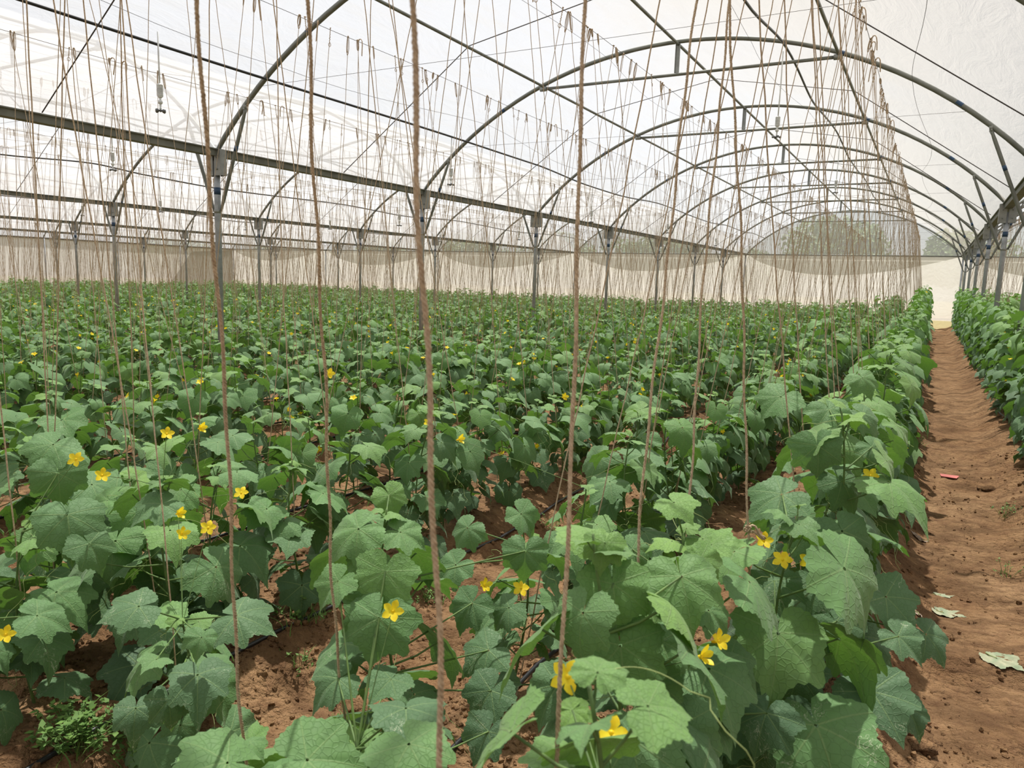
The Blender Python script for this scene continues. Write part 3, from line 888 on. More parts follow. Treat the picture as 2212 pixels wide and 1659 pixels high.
def pedicel_tube(mb, a, b): mb.tube([a, (np.array(a) + np.array(b)) / 2 + np.array([0, 0, 0.006]), b], 0.0011, 5, False)
def cucumber_mesh():
    prof = [(0.004, 0.0), (0.009, -0.006), (0.0165, -0.03), (0.018, -0.06), (0.018, -0.10), (0.016, -0.13), (0.008, -0.148), (0.003, -0.15)]
    me = MB().lathe(prof, 16).mesh('cucumber', M['cucumber'])
    for v in me.vertices:
        v.co.x += 0.9 * (v.co.z + 0.07) ** 2 * 1.6
    return me
CUKE = cucumber_mesh()

# ------------------------------------------------------------------ where every vine stands
_q = np.array([_r2, _u2, _f])
def view(P):
    c = _q @ (np.array(P, float) - np.array([0, 0, HZ]))
    if c[2] < 0.15: return None
    return 1106 + 1599.54 * c[0] / c[2], 829.5 - 1599.54 * c[1] / c[2], c[2]
def row_name(c, s):
    j = int(round((AISLE - PITCHX / 2 - c) / PITCHX))
    if j >= 0:
        side = 'near' if s > 0 else 'far'
        return '%s row, %s bed left of the aisle' % (side, nth(j + 1))
    side = 'near' if s < 0 else 'far'
    return '%s row, %s bed right of the aisle' % (side, nth(-j))
def want_h(x, y, r):
    if x > 0.5: h = 1.22 + 0.08 * smooth(8, 30, y)
    elif x > -0.6: h = 0.98 + 0.34 * smooth(3, 26, y)
    elif x > -1.6: h = 0.72 + 0.26 * smooth(4, 28, y)
    elif x > -3.5: h = 0.64 + 0.16 * smooth(3, 28, y)
    else: h = 0.56 + 0.10 * math.exp((x + 3.5) / 6) + 0.05 * smooth(5, 30, y)
    return float(max(0.36, h + r.normal(0, 0.075 if y < 8 else 0.10)))
HEROES = {   # row side -> list of (x, y, height, lean, big)
    (0, 1): [(-0.27, 0.70, 0.92, (-0.02, 0.02), 0.95), (-0.40, 1.16, 0.93, (-0.05, 0.0), 1.05), (-0.40, 1.50, 0.86, (-0.04, 0.02), 1.0),
             (-0.24, 1.84, 0.86, (0.0, 0.0), 1.22), (-0.20, 2.32, 1.04, (0.0, 0.02), 1.2), (-0.26, 2.80, 0.98, (0, 0), 1.1)],
    (0, -1): [(-1.13, 0.92, 0.42, (0, 0), 1.25), (-0.92, 1.02, 0.44, (0, 0), 1.25), (-1.10, 1.36, 0.80, (0.03, 0.0), 1.0), (-1.04, 1.95, 0.56, (0, 0), 0.95), (-1.06, 2.42, 0.62, (0, 0), 0.95)],
    (1, 1): [(-2.30, 0.95, 0.5, (0, 0), 1.0), (-2.34, 1.16, 0.56, (0, 0), 1.05), (-2.56, 1.36, 0.60, (0, 0), 1.05), (-2.46, 1.62, 0.62, (0, 0), 1.05), (-1.84, 1.32, 0.50, (0.03, 0.0), 1.05), (-2.16, 1.50, 0.68, (0.03, 0.02), 1.15), (-2.26, 1.80, 0.66, (0, 0), 1.05), (-2.18, 2.12, 0.62, (0, 0), 1.05), (-2.22, 2.45, 0.64, (0, 0), 1.05)],
    (1, -1): [(-3.0, 1.25, 0.66, (0, 0), 1.1), (-3.05, 1.6, 0.68, (0, 0), 1.1), (-3.0, 1.95, 0.64, (0, 0), 1.1), (-3.04, 2.3, 0.66, (0, 0), 1.1), (-2.98, 2.65, 0.66, (0, 0), 1.1)],
}
R = np.random.RandomState(21)
plants = []
for c in BEDS:
    j = int(round((AISLE - PITCHX / 2 - c) / PITCHX))
    for s in (1, -1):
        x0 = c + s * 0.42
        hero = HEROES.get((j, s), [])
        row = []
        for (hx, hy, hh, ln, bg) in hero:
            row.append(dict(x=hx, y=hy, h=hh, lean=ln, big=bg, hero=True))
        y = (hero[-1][1] + 0.43) if hero else 0.75 + R.rand() * 0.3
        while y < 33.4:
            x = x0 + R.normal(0, 0.035)
            row.append(dict(x=x, y=y, h=want_h(x, y, R), lean=(R.normal(0, 0.02), R.normal(0, 0.02)), big=1.0, hero=False))
            y += (0.31 if y < 7 else 0.36) * R.uniform(0.82, 1.18)
        k = 0
        for p in row:
            p['z'] = float(ground_z(p['x'], p['y'])) - 0.01
            p['bed'], p['side'], p['row'] = c, s, row_name(c, s)
            a = view((p['x'], p['y'], p['z'] + p['h'])); b = view((p['x'], p['y'], p['z'] + 0.1))
            if a is None and b is None: continue
            a = a or b; b = b or a
            m = 330 / max(a[2], 0.6) + 60
            if not p['hero'] and (max(a[0], b[0]) < -m or min(a[0], b[0]) > 2212 + m or a[1] > 1659 + m): continue
            if not p['hero'] and math.hypot(p['x'], p['y']) < 0.95: continue
            if abs(p['x'] - 0.89) < 0.06 and abs((p['y'] - 6) % 4) < 0.1: p['y'] += 0.1
            if p['x'] > 0.5 and p['y'] < 2.6: continue
            k += 1
            p['n'] = k; p['d'] = a[2]; p['vis'] = True
            plants.append(p)
plants.sort(key=lambda p: p['d'])
single, mass = plants[:300], plants[300:]
print('plants', len(plants), 'mass', len(mass), 'nearest mass', mass[0]['d'] if mass else None)

# shared vines, by height
VAR = {}
def variant(h, i):
    key = (round(h / 0.12), i)
    if key not in VAR:
        hh = key[0] * 0.12
        L, pet, stem, r = leaf_layout(1000 + key[0] * 10 + i, hh, big=1.02, step=0.042)
        me = leafmesh('foliage', *leaves_arrays(L, 'mid', r), M['leaf'])
        st = stem_mesh(stem, pet, hh, False).mesh('stem', M['stem'])
        td = tendrils(stem, hh, r, 4).mesh('tendrils', M['tendril'])
        anch = []
        for _ in range(5):
            z = r.uniform(0.3 * hh, 0.92 * hh); a = r.uniform(0, 2 * PI)
            anch.append((stem(z) + np.array([math.sin(a), math.cos(a), 0.15]) * r.uniform(0.05, 0.11), a))
        VAR[key] = (me, st, td, anch, hh)
    return VAR[key]
HERO_FLOWERS = [  # blossom centres standing where the photo shows them (x, y, z above the eye plane)
    (-0.1420*1.9, 1.010*1.9, -0.364*1.9), (-0.113*1.95, 1.030*1.95, -0.365*1.95), (-0.050*2.3, 1.088*2.3, -0.250*2.3), (-0.322*1.12, 0.878*1.12, -0.604*1.12),
    (-0.228*1.45, 0.948*1.45, -0.499*1.45), (-0.210*1.5, 0.962*1.5, -0.477*1.5), (-0.380*1.1, 0.858*1.1, -0.531*1.1), (-0.168*2.0, 1.007*2.0, -0.341*2.0),
    (-0.053*2.1, 1.063*2.1, -0.395*2.1), (-0.594*1.65, 0.752*1.65, -0.450*1.65), (-0.859*2.45, 0.623*2.45, -0.328*2.45), (-0.853*2.4, 0.622*2.4, -0.355*2.4),
    (-0.822*2.45, 0.641*2.45, -0.346*2.45), (-1.046*2.0, 0.491*2.0, -0.496*2.0), (-0.787*2.7, 0.668*2.7, -0.298*2.7), (-0.883*2.6, 0.627*2.6, -0.222*2.6),
    (-0.844*2.75, 0.650*2.75, -0.213*2.75), (-0.491*2.3, 0.815*2.3, -0.412*2.3), (-0.447*2.2, 0.840*2.2, -0.415*2.2), (-0.954*2.4, 0.578*2.4, -0.280*2.4),
    (-0.986*2.4, 0.564*2.4, -0.260*2.4), (-0.699*3.2, 0.744*3.2, -0.135*3.2), (-0.539*3.0, 0.820*3.0, -0.218*3.0), (-0.421*4.0, 0.896*4.0, -0.157*4.0)]
HERO_LEAVES = [  # stalk end, leaf tip, length, age
    (-0.441, 1.172, 0.974, -0.410, 1.134, 0.902, 0.087, 0.25), (-0.364, 1.327, 0.951, -0.316, 1.270, 0.886, 0.099, 0.25), (-0.449, 1.146, 1.056, -0.447, 1.116, 1.017, 0.049, 0.05),
    (-0.358, 1.446, 0.950, -0.288, 1.440, 0.902, 0.059, 0.15), (-0.335, 1.441, 0.846, -0.265, 1.434, 0.804, 0.059, 0.40), (-0.383, 1.548, 0.955, -0.337, 1.520, 0.938, 0.056, 0.12),
    (-0.417, 1.431, 1.060, -0.371, 1.403, 1.045, 0.056, 0.10), (-0.545, 1.563, 0.892, -0.491, 1.562, 0.848, 0.064, 0.50), (-0.413, 1.149, 0.877, -0.375, 1.103, 0.786, 0.095, 0.30),
    (-0.391, 1.314, 0.819, -0.335, 1.265, 0.772, 0.088, 0.35), (-0.375, 1.245, 0.773, -0.349, 1.213, 0.711, 0.066, 0.50), (-0.330, 1.247, 0.700, -0.283, 1.204, 0.625, 0.097, 0.60),
    (-0.316, 1.419, 0.641, -0.246, 1.393, 0.583, 0.086, 0.60), (-0.307, 1.550, 0.706, -0.215, 1.536, 0.656, 0.077, 0.60), (-0.352, 0.813, 0.954, -0.297, 0.833, 0.954, 0.033, 0.00),
    (-0.352, 0.813, 0.954, -0.369, 0.793, 0.936, 0.029, 0.00), (-0.366, 0.847, 0.856, -0.372, 0.773, 0.864, 0.075, 0.15), (-0.547, 1.190, 0.741, -0.580, 1.117, 0.666, 0.080, 0.70),
    (-0.246, 2.463, 1.124, -0.198, 2.408, 1.067, 0.093, 0.45), (-0.245, 2.221, 1.055, -0.221, 2.198, 0.953, 0.088, 0.55), (-0.162, 2.621, 1.098, -0.054, 2.611, 1.030, 0.080, 0.50),
    (-0.120, 2.516, 1.014, -0.028, 2.500, 0.938, 0.071, 0.50), (-0.184, 2.351, 0.931, -0.097, 2.328, 0.839, 0.097, 0.60), (-0.303, 2.054, 0.943, -0.391, 1.994, 0.902, 0.114, 0.65),
    (-0.414, 2.602, 1.130, -0.470, 2.548, 1.073, 0.097, 0.35), (-0.181, 2.744, 1.202, -0.135, 2.715, 1.156, 0.070, 0.30), (-0.157, 2.176, 0.834, -0.090, 2.141, 0.730, 0.101, 0.70),
    (-0.190, 2.024, 0.726, -0.123, 1.975, 0.668, 0.101, 0.75), (-0.285, 1.917, 0.751, -0.250, 1.843, 0.719, 0.088, 0.80), (-0.137, 1.984, 0.652, -0.068, 1.957, 0.590, 0.094, 0.80),
    (-0.034, 2.161, 0.678, 0.079, 2.126, 0.604, 0.104, 0.75), (0.070, 2.204, 0.581, 0.164, 2.167, 0.515, 0.079, 0.85), (-0.201, 1.819, 0.575, -0.209, 1.770, 0.489, 0.094, 0.95),
    (-0.038, 1.903, 0.531, 0.040, 1.829, 0.481, 0.119, 0.95), (-0.139, 1.729, 0.521, -0.097, 1.666, 0.455, 0.101, 1.00), (0.042, 1.996, 0.465, 0.102, 1.960, 0.408, 0.073, 0.95),
    (0.005, 2.058, 0.619, 0.088, 2.033, 0.573, 0.075, 0.80), (-0.228, 1.575, 0.586, -0.240, 1.511, 0.532, 0.085, 1.00), (-0.973, 1.203, 0.865, -0.966, 1.155, 0.779, 0.085, 0.25),
    (-0.944, 1.149, 0.788, -0.937, 1.090, 0.699, 0.096, 0.40), (-1.096, 1.259, 0.920, -1.142, 1.188, 0.869, 0.090, 0.30), (-1.060, 1.151, 0.841, -1.086, 1.091, 0.790, 0.067, 0.30),
    (-1.042, 1.344, 0.898, -0.964, 1.385, 0.867, 0.069, 0.30), (-1.166, 1.455, 0.939, -1.131, 1.458, 0.883, 0.063, 0.15), (-1.189, 1.870, 0.729, -1.224, 1.817, 0.663, 0.076, 0.50),
    (-1.105, 1.680, 0.691, -1.167, 1.597, 0.623, 0.083, 0.60), (-1.004, 1.610, 0.628, -1.033, 1.545, 0.552, 0.084, 0.70), (-0.916, 1.658, 0.619, -0.957, 1.608, 0.573, 0.070, 0.70),
    (-0.958, 1.786, 0.839, -0.894, 1.795, 0.781, 0.074, 0.40), (-0.848, 1.612, 0.808, -0.836, 1.583, 0.736, 0.075, 0.50), (-0.820, 1.409, 0.533, -0.847, 1.345, 0.472, 0.086, 0.95),
    (-0.746, 1.275, 0.529, -0.759, 1.222, 0.475, 0.070, 1.00), (-0.765, 1.007, 0.718, -0.710, 0.937, 0.726, 0.089, 0.90), (-0.845, 0.840, 0.685, -0.762, 0.905, 0.679, 0.105, 0.30),
    (-0.670, 0.891, 0.748, -0.583, 0.842, 0.737, 0.100, 0.30), (-1.040, 1.128, 0.632, -1.076, 1.068, 0.604, 0.074, 0.70), (-0.940, 1.184, 0.635, -0.939, 1.115, 0.625, 0.070, 0.70),
    (-0.882, 1.497, 0.578, -0.938, 1.436, 0.541, 0.086, 0.80), (-0.962, 0.774, 0.676, -1.004, 0.683, 0.706, 0.105, 0.30), (-1.509, 1.133, 0.496, -1.435, 1.072, 0.451, 0.106, 0.90),
    (-1.565, 1.091, 0.434, -1.529, 1.072, 0.367, 0.073, 0.90), (-1.636, 1.048, 0.409, -1.593, 1.007, 0.366, 0.073, 0.90), (-1.509, 1.148, 0.589, -1.492, 1.113, 0.557, 0.050, 0.40),
    (-1.602, 1.086, 0.531, -1.582, 1.038, 0.541, 0.053, 0.30), (-1.787, 1.167, 0.593, -1.844, 1.062, 0.587, 0.097, 0.80), (-2.024, 1.029, 0.560, -1.967, 1.100, 0.526, 0.092, 0.50),
    (-1.556, 1.293, 0.576, -1.458, 1.332, 0.566, 0.106, 0.80), (-2.435, 1.321, 0.923, -2.414, 1.229, 0.876, 0.106, 0.35), (-2.363, 1.291, 0.845, -2.330, 1.278, 0.748, 0.103, 0.45),
    (-2.176, 1.209, 0.765, -2.096, 1.171, 0.682, 0.121, 0.60), (-2.111, 1.231, 0.682, -2.055, 1.259, 0.594, 0.097, 0.60), (-2.068, 1.738, 0.797, -2.003, 1.683, 0.784, 0.086, 0.40),
    (-2.110, 1.473, 0.743, -2.123, 1.376, 0.721, 0.100, 0.60)]
GROUP_P = 'cucumber vines standing in rows on the beds'
nvines = []
near = [p for i, p in enumerate(single) if p['hero'] or i < 34]
for p in near: p['own'] = []
for hl in HERO_LEAVES:
    b = min(near, key=lambda p: math.hypot(p['x'] - hl[0], p['y'] - hl[1]))
    b['own'].append(hl)
def own_leaves(p, stem, L, pet):
    base = np.array([p['x'], p['y'], p['z']])
    for jx, jy, jz, tx, ty, tz, s, age in p['own']:
        J, T = np.array([jx, jy, jz]) - base, np.array([tx, ty, tz]) - base
        y = T - J; y /= np.linalg.norm(y)
        up = np.array([-jx, -jy, HZ - jz]); up = up / np.linalg.norm(up) * 0.55 + np.array([0, 0, 1.0])
        zv = up - y * (up @ y); zv /= np.linalg.norm(zv)
        xv = np.cross(y, zv)
        # drop the plant's own random blades that would hide this one
        L.append((J, np.stack([xv, y, zv], 0), s, age, 0.3 + 0.5 * (s * 37 % 1), 1.0 if age > 0.7 else 0.0))
        z0 = float(np.clip(J[2] - 0.05, 0.04, p['h'] - 0.01))
        p0 = stem(z0)
        pet.append((p0, (p0 + J) / 2 + np.array([0, 0, 0.0]), J, s))
for idx, p in enumerate(single):
    t = thing('cucumber_vine', '%s cucumber vine, %s from camera, %s' % ('tall' if p['h'] > 0.95 else 'low' if p['h'] < 0.55 else 'leafy', nth(p['n']), p['row']),
              'cucumber plant', (p['x'], p['y'], p['z']), 0, GROUP_P)
    if p['hero'] or idx < 34:
        L, pet, stem, r = leaf_layout(50 + idx, p['h'], p['lean'], big=p['big'] * (1.0 if p['hero'] else 1.02), step=0.047 if p['hero'] else 0.044, leafy=1.1 if p['hero'] else 1.5)
        own_leaves(p, stem, L, pet)
        put('foliage', leafmesh('foliage', *leaves_arrays(L, 'hi', r), M['leaf']), t)
        put('stem', stem_mesh(stem, pet, p['h'], True).mesh('stem', M['stem']), t)
        put('tendrils', tendrils(stem, p['h'], r, 7).mesh('tendrils', M['tendril']), t)
        if r.rand() < 0.55:
            z = r.uniform(0.12, 0.35); q = stem(z); a = r.uniform(0, 6)
            c = put('cucumber', CUKE, t, (q[0] + 0.03 * math.cos(a), q[1] + 0.03 * math.sin(a), max(z, 0.17)))
            c.rotation_euler = (0.1, 0.1, a); s_ = r.uniform(0.55, 0.95); c.scale = (s_, s_, s_)
        p['stem'] = stem; p['obj'] = t
        nvines.append(p)
        fl = 1 if r.rand() < 0.5 else 0
        for _ in range(fl):
            z = r.uniform(0.3 * p['h'], 0.95 * p['h']); a = r.uniform(0, 2 * PI)
            q = stem(z) + np.array([math.sin(a), math.cos(a), 0.1]) * r.uniform(0.06, 0.10)
            f = put('flower', FLOWER[r.randint(4)], t, q)
            f.rotation_euler = (r.uniform(0.3, 1.3), 0, -a + PI)
    else:
        r = np.random.RandomState(4000 + idx)
        me, st, td, anch, hh = variant(p['h'], idx % 4)
        rz = r.uniform(0, 2 * PI); sc = p['h'] / hh
        t.rotation_euler = (r.normal(0, 0.03), r.normal(0, 0.03), rz)
        t.scale = (1.0, 1.0, sc)
        put('foliage', me, t); put('stem', st, t); put('tendrils', td, t)
        for k in range(r.choice([0, 1, 1, 2, 3])):
            q, a = anch[k]
            f = put('flower', FLOWER[(idx + k) % 4], t, q)
            f.rotation_euler = (r.uniform(0.3, 1.3), 0, -a + PI)
for k, (fx, fy, fz) in enumerate(HERO_FLOWERS):
    P = np.array([fx, fy, fz]) * 0.93 + np.array([0, 0, HZ])
    best = min(nvines, key=lambda p: math.hypot(p['x'] - P[0], p['y'] - P[1]))
    t = best['obj']; q = P - np.array(t.location)
    z = float(np.clip(q[2] - 0.03, 0.05, best['h'] - 0.02))
    s0 = best['stem'](z)
    f = put('flower', FLOWER[(0, 1, 0, 1, 2, 3)[k % 6]], t, q)
    d = Vector((-P[0], -P[1], HZ - P[2])).normalized()
    side = Vector((0.35 * math.sin(k * 2.1), 0.35 * math.cos(k * 1.7), 0.25)) if k % 6 not in (4, 5) else Vector((1.0, 0.4, 0.3))
    f.rotation_euler = (d + side).to_track_quat('Z', 'Y').to_euler()
    mb = MB(); pedicel_tube(mb, s0, q - np.array(d) * 0.01)
    st = mb.build('pedicel', M['stem'], f)
    st.matrix_parent_inverse = (Matrix.Translation(q) @ f.rotation_euler.to_matrix().to_4x4()).inverted()

# the rest of the field, too many to single out
def field():
    Ws, Fs, uvs, ts = [], [], [], []; off = 0
    SW, SF = [], []
    FW = []
    r = np.random.RandomState(99)
    cache = {}
    for p in mass:
        far = p['d'] > 17
        key = (round(p['h'] / 0.10), r.randint(6), far)
        if key not in cache:
            L, pet, stem, rr = leaf_layout(9000 + key[0] * 10 + key[1], key[0] * 0.10, step=0.048 if far else 0.042, big=0.92, leafy=1.5)
            cache[key] = leaves_arrays(L, 'low', rr) + (pet,)
        W, F, uv, tint, k, pet = cache[key]
        a = r.uniform(0, 2 * PI); c, s = math.cos(a), math.sin(a)
        sc = p['h'] / (key[0] * 0.10)
        G = W.copy(); x = G[:, 0] * c - G[:, 1] * s; y = G[:, 0] * s + G[:, 1] * c
        G[:, 0], G[:, 1], G[:, 2] = x + p['x'], y + p['y'], G[:, 2] * sc + p['z']
        Ws.append(G); Fs.append(F + off); uvs.append(uv)
        tt = tint.copy(); tt[:, 1] = (tt[:, 1] + r.rand()) % 1; tt[:, 2] = 0
        ts.append(tt); off += len(W)
        b = len(SW)
        for zz in (-0.02, p['h'] * 0.97):
            for q in range(3):
                SW.append((p['x'] + 0.004 * math.cos(q * 2.1), p['y'] + 0.004 * math.sin(q * 2.1), p['z'] + zz))
        for q in range(3): SF.append((b + q, b + (q + 1) % 3, b + 3 + (q + 1) % 3, b + 3 + q))
        if p['d'] < 22 and r.rand() < 0.8:
            aa = r.uniform(0, 2 * PI); FW.append((p['x'] + 0.09 * math.cos(aa), p['y'] + 0.09 * math.sin(aa), p['z'] + p['h'] * r.uniform(0.5, 0.95), r.uniform(0, 6)))
    W, F, uv, tint = np.concatenate(Ws), np.concatenate(Fs), np.concatenate(uvs), np.concatenate(ts)
    me = leafmesh('cucumber_field', W, F, uv, tint, 3, M['leaf'])
    o = put('cucumber_vines', me)
    tag(o, 'dense far rows of cucumber vines filling the rest of the greenhouse', 'cucumber plants', kind='stuff')
    st = bpy.data.meshes.new('stems'); st.from_pydata(SW, [], SF); st.materials.append(M['stem'])
    tag(put('stems', st, o), kind='stuff')
    fv, ff = [], []
    base = FLOWER[0]; bv = np.array([v.co[:] for v in base.vertices]) * 1.15; bf = [tuple(q.vertices) for q in base.polygons][:50]
    for x, y, z, a in FW:
        Mx = np.array(Matrix.Rotation(a, 3, 'Z') @ Matrix.Rotation(0.9, 3, 'X'))
        b = len(fv) 
        V = bv @ Mx.T + np.array([x, y, z])
        fv.extend(V.tolist()); ff.extend([tuple(i + b for i in q) for q in bf])
    if fv:
        fm = bpy.data.meshes.new('flowers'); fm.from_pydata(fv, [], ff); fm.materials.append(M['petal'])
        tag(put('flowers', fm, o), kind='stuff')
field()

# ------------------------------------------------------------------ jute strings
def twine_unit(seed, n=26, rad=0.0023, sides=5):
    r = np.random.RandomState(seed)
    zs = np.linspace(0, -3.3, n)
    a, b = r.uniform(0, 6), r.uniform(0, 6)
    P = np.stack([0.008 * np.sin(zs * 2.2 + a) * np.sin(-zs * PI / 3.3) + 0.002 * np.sin(zs * 19 + b), 0.008 * np.cos(zs * 1.8 + b) * np.sin(-zs * PI / 3.3), zs], -1)
    return MB().tube(P, rad, sides, False).mesh('twine', M['jute'])
def loop_unit(seed, rad=0.0024):
    r = np.random.RandomState(seed); mb = MB()
    kind = seed % 4
    L = r.uniform(0.07, 0.15)
    if kind in (0, 1):                   # folded hanging bundle
        for q in range(2 + (kind == 1)):
            l = L * r.uniform(0.75, 1.1); a = r.uniform(0, PI); w = 0.010
            P = [(w * math.cos(a) * math.sin(u * 2 * PI) + 0.003 * q, w * math.sin(a) * math.sin(u * 2 * PI), 0.006 - l * (0.5 - 0.5 * math.cos(u * 2 * PI))) for u in np.linspace(0, 1, 18)]
            mb.tube(P, rad, 5, False)
    elif kind == 2:                      # hook that bends over the wire and hangs to one side
        a = r.uniform(0, 2 * PI); c, s = math.cos(a), math.sin(a)
        P = [(c * x, s * x, z) for x, z in ((0, -0.03), (0.002, 0.0), (0.012, 0.014), (0.028, 0.012), (0.036, -0.006), (0.038, -0.04), (0.034, -L))]
        mb.tube(P, rad * 1.5, 5, False)
        mb.tube([(p[0] + 0.004, p[1], p[2] - 0.004) for p in P[1:]], rad, 5, False)
    else:                                # knotted tail
        P = [(0.003 * math.sin(u * 40), 0.003 * math.cos(u * 33), -L * u) for u in np.linspace(0, 1, 16)]
        mb.tube(P, rad * 1.3, 5, False)
        mb.tube([(0.012 * math.sin(u * 2 * PI), 0.004, -L + 0.014 * math.cos(u * 2 * PI) - 0.01) for u in np.linspace(0, 1, 12)], rad, 5, False)
    mb.tube([(0.006 * math.cos(t), 0.006 * math.sin(t * 1.3), 0.003 * math.sin(t)) for t in np.linspace(0, 9, 18)], rad, 5, False)
    return mb.mesh('spare_loop', M['jute'])
TW = [twine_unit(i) for i in range(6)]
LP = [loop_unit(i) for i in range(12)]

def ply_twine(P, rad=0.0017, pitch=0.017, hairs=900, seed=0):
    """three twisted plies along the path, with loose fibres"""
    P = np.array(P, float)
    seg = np.linalg.norm(np.diff(P, axis=0), axis=1); t = np.concatenate([[0], np.cumsum(seg)])
    n = int(t[-1] / 0.0032)
    tt = np.linspace(0, t[-1], n)
    Q = np.stack([np.interp(tt, t, P[:, j]) for j in range(3)], -1)
    k = np.hanning(41); k /= k.sum()
    for j in range(3):
        Q[:, j] = np.convolve(np.pad(Q[:, j], 20, 'edge'), k, 'valid')
    r = np.random.RandomState(seed)
    for j in range(2):
        Q[:, j] += 0.0015 * np.sin(tt * 23 + r.rand() * 6) + 0.0022 * np.sin(tt * 7.3 + r.rand() * 6)
    mb = MB()
    for q in range(3):
        ph = tt / pitch * 2 * PI + q * 2 * PI / 3
        rr = rad * (1 + 0.15 * np.sin(tt * 31 + q))
        mb.tube(Q + np.stack([rr * np.cos(ph), rr * np.sin(ph), 0 * ph], -1), 0.0016, 5, False, radii=0.00165 * (1 + 0.12 * np.sin(tt * 40 + q * 2)))
    fb = MB(); V, F = [], []
    for i in range(hairs):
        a = Q[r.randint(n)]; d = r.normal(0, 1, 3); d /= np.linalg.norm(d); l = r.uniform(0.004, 0.012)
        e = a + d * l + np.array([0, 0, r.normal(0, 0.003)]); s = np.cross(d, [0.3, 0.2, 1]); s = s / np.linalg.norm(s) * 0.00016
        b = len(V); V += [tuple(a - s), tuple(a + s), tuple(e)]; F.append((b, b + 1, b + 2))
    fb.add(V, F)
    return mb, fb

HERO_STR = [  # top (x, y) on the wire, foot (x, y, z), which vine
    ((-0.645, 0.78), (-0.27, 0.45, 0.15), 'thick blurred jute string closest to the camera, running top to bottom near the middle'),
    ((-0.645, 1.45), (-0.27, 0.56, 0.15), 'jute string leaning left with a frayed knot low down, right of the closest string'),
    ((-0.645, 2.00), (-0.26, 1.78, 0.15), 'jute string with a big dangling frayed knot, crossing the right-hand plants'),
    ((-0.645, 0.40), (-1.10, 0.96, 0.15), 'jute string ending on a big leaf at the bottom left of the centre'),
    ((-0.645, 0.53), (-1.10, 1.24, 0.15), 'jute string between the bottom left string and the closest blurred one'),
    ((-0.645, 2.28), (-0.42, 1.14, 0.2), 'jute string leaning left down to the leafy vine right of centre'),
    ((-0.645, 2.58), (-0.42, 1.48, 0.2), 'jute string crossing another at the top, leading down to the second vine right of centre')]
for i, ((tx, ty), (fx, fy, fz), lab) in enumerate(HERO_STR):
    T, G = np.array([tx, ty, WZ]), np.array([fx, fy, fz])
    P = [T + (G - T) * u + np.array([0.006 * math.sin(9 * u + i), 0.006 * math.cos(7 * u + i), 0]) for u in np.linspace(0, 1, 12)]
    mb, fb = ply_twine(P, seed=i)
    o = mb.build('jute_string', M['jute'])
    tag(o, lab, 'string', 'jute strings hanging from the wires')
    fb.build('fibres', M['jute'], o)
    l = put('spare_loop', LP[(i * 5 + 1) % 12], o, T)
    if i in (1, 2, 5):
        u = {1: 0.875, 2: 0.775, 5: 0.80}[i]
        K = T + (G - T) * u; r = np.random.RandomState(i)
        kb = MB()
        side = np.array([_r2.x, _r2.y, 0.0]) * {1: 0.006, 2: 0.010, 5: 0.002}[i]
        for q in range(3):
            kb.tube([K + side * 0.4 * q + np.array([0.0055 * math.cos(t + q * 2), 0.0055 * math.sin(t * 1.2 + q), 0.0016 * t - 0.008 + 0.004 * math.sin(2 * t)]) for t in np.linspace(0, 8, 22)], 0.002, 5)
        if i == 2:
            e = np.array([_r2.x, _r2.y, 0])
            pts = [K + e * a + np.array([0, 0, b]) for a, b in ((0.003, 0.0), (0.012, 0.006), (0.020, 0.004), (0.026, -0.004), (0.034, -0.014), (0.043, -0.020), (0.047, -0.026), (0.040, -0.027), (0.030, -0.020), (0.018, -0.008), (0.004, -0.006))]
            for q in range(2): kb.tube([p + np.array([0.002 * q, 0.003 * q, 0.003 * math.sin(j + q)]) for j, p in enumerate(pts)], 0.0028, 6)
        kb.build('knot', M['jute'], o)

strs = [p for p in plants if not (p['hero'] and (round(p['x'], 2), round(p['y'], 2)) in {(-0.27, 0.70), (-0.40, 1.16), (-0.40, 1.50), (-0.24, 1.84), (-1.13, 0.92), (-0.92, 1.02), (-1.10, 1.36)})]
single_s, mass_s = strs[:293], strs[293:]
rs = np.random.RandomState(5)
def str_ends(p):
    tx = p['bed'] + rs.normal(0, 0.006)
    ty = p['y'] + rs.normal(0, 0.20) + 0.04
    return np.array([tx, ty, wire_z(p['bed']) - 0.002]), np.array([p['x'], p['y'], p['z'] + 0.02])
for i, p in enumerate(single_s):
    T, G = str_ends(p)
    d = Vector(G - T)
    o = put('jute_string', TW[i % 6])
    o.location = T
    o.rotation_mode = 'QUATERNION'
    o.rotation_quaternion = Vector((0, 0, -1)).rotation_difference(d)
    o.scale = (1, 1, d.length / 3.3)
    tag(o, 'jute string of the %s vine, %s' % (nth(p['n']), p['row']), 'string', 'jute strings hanging from the wires')
    l = put('spare_loop', LP[rs.randint(12)], o)
    l.rotation_euler = (0, 0, rs.uniform(0, 6))
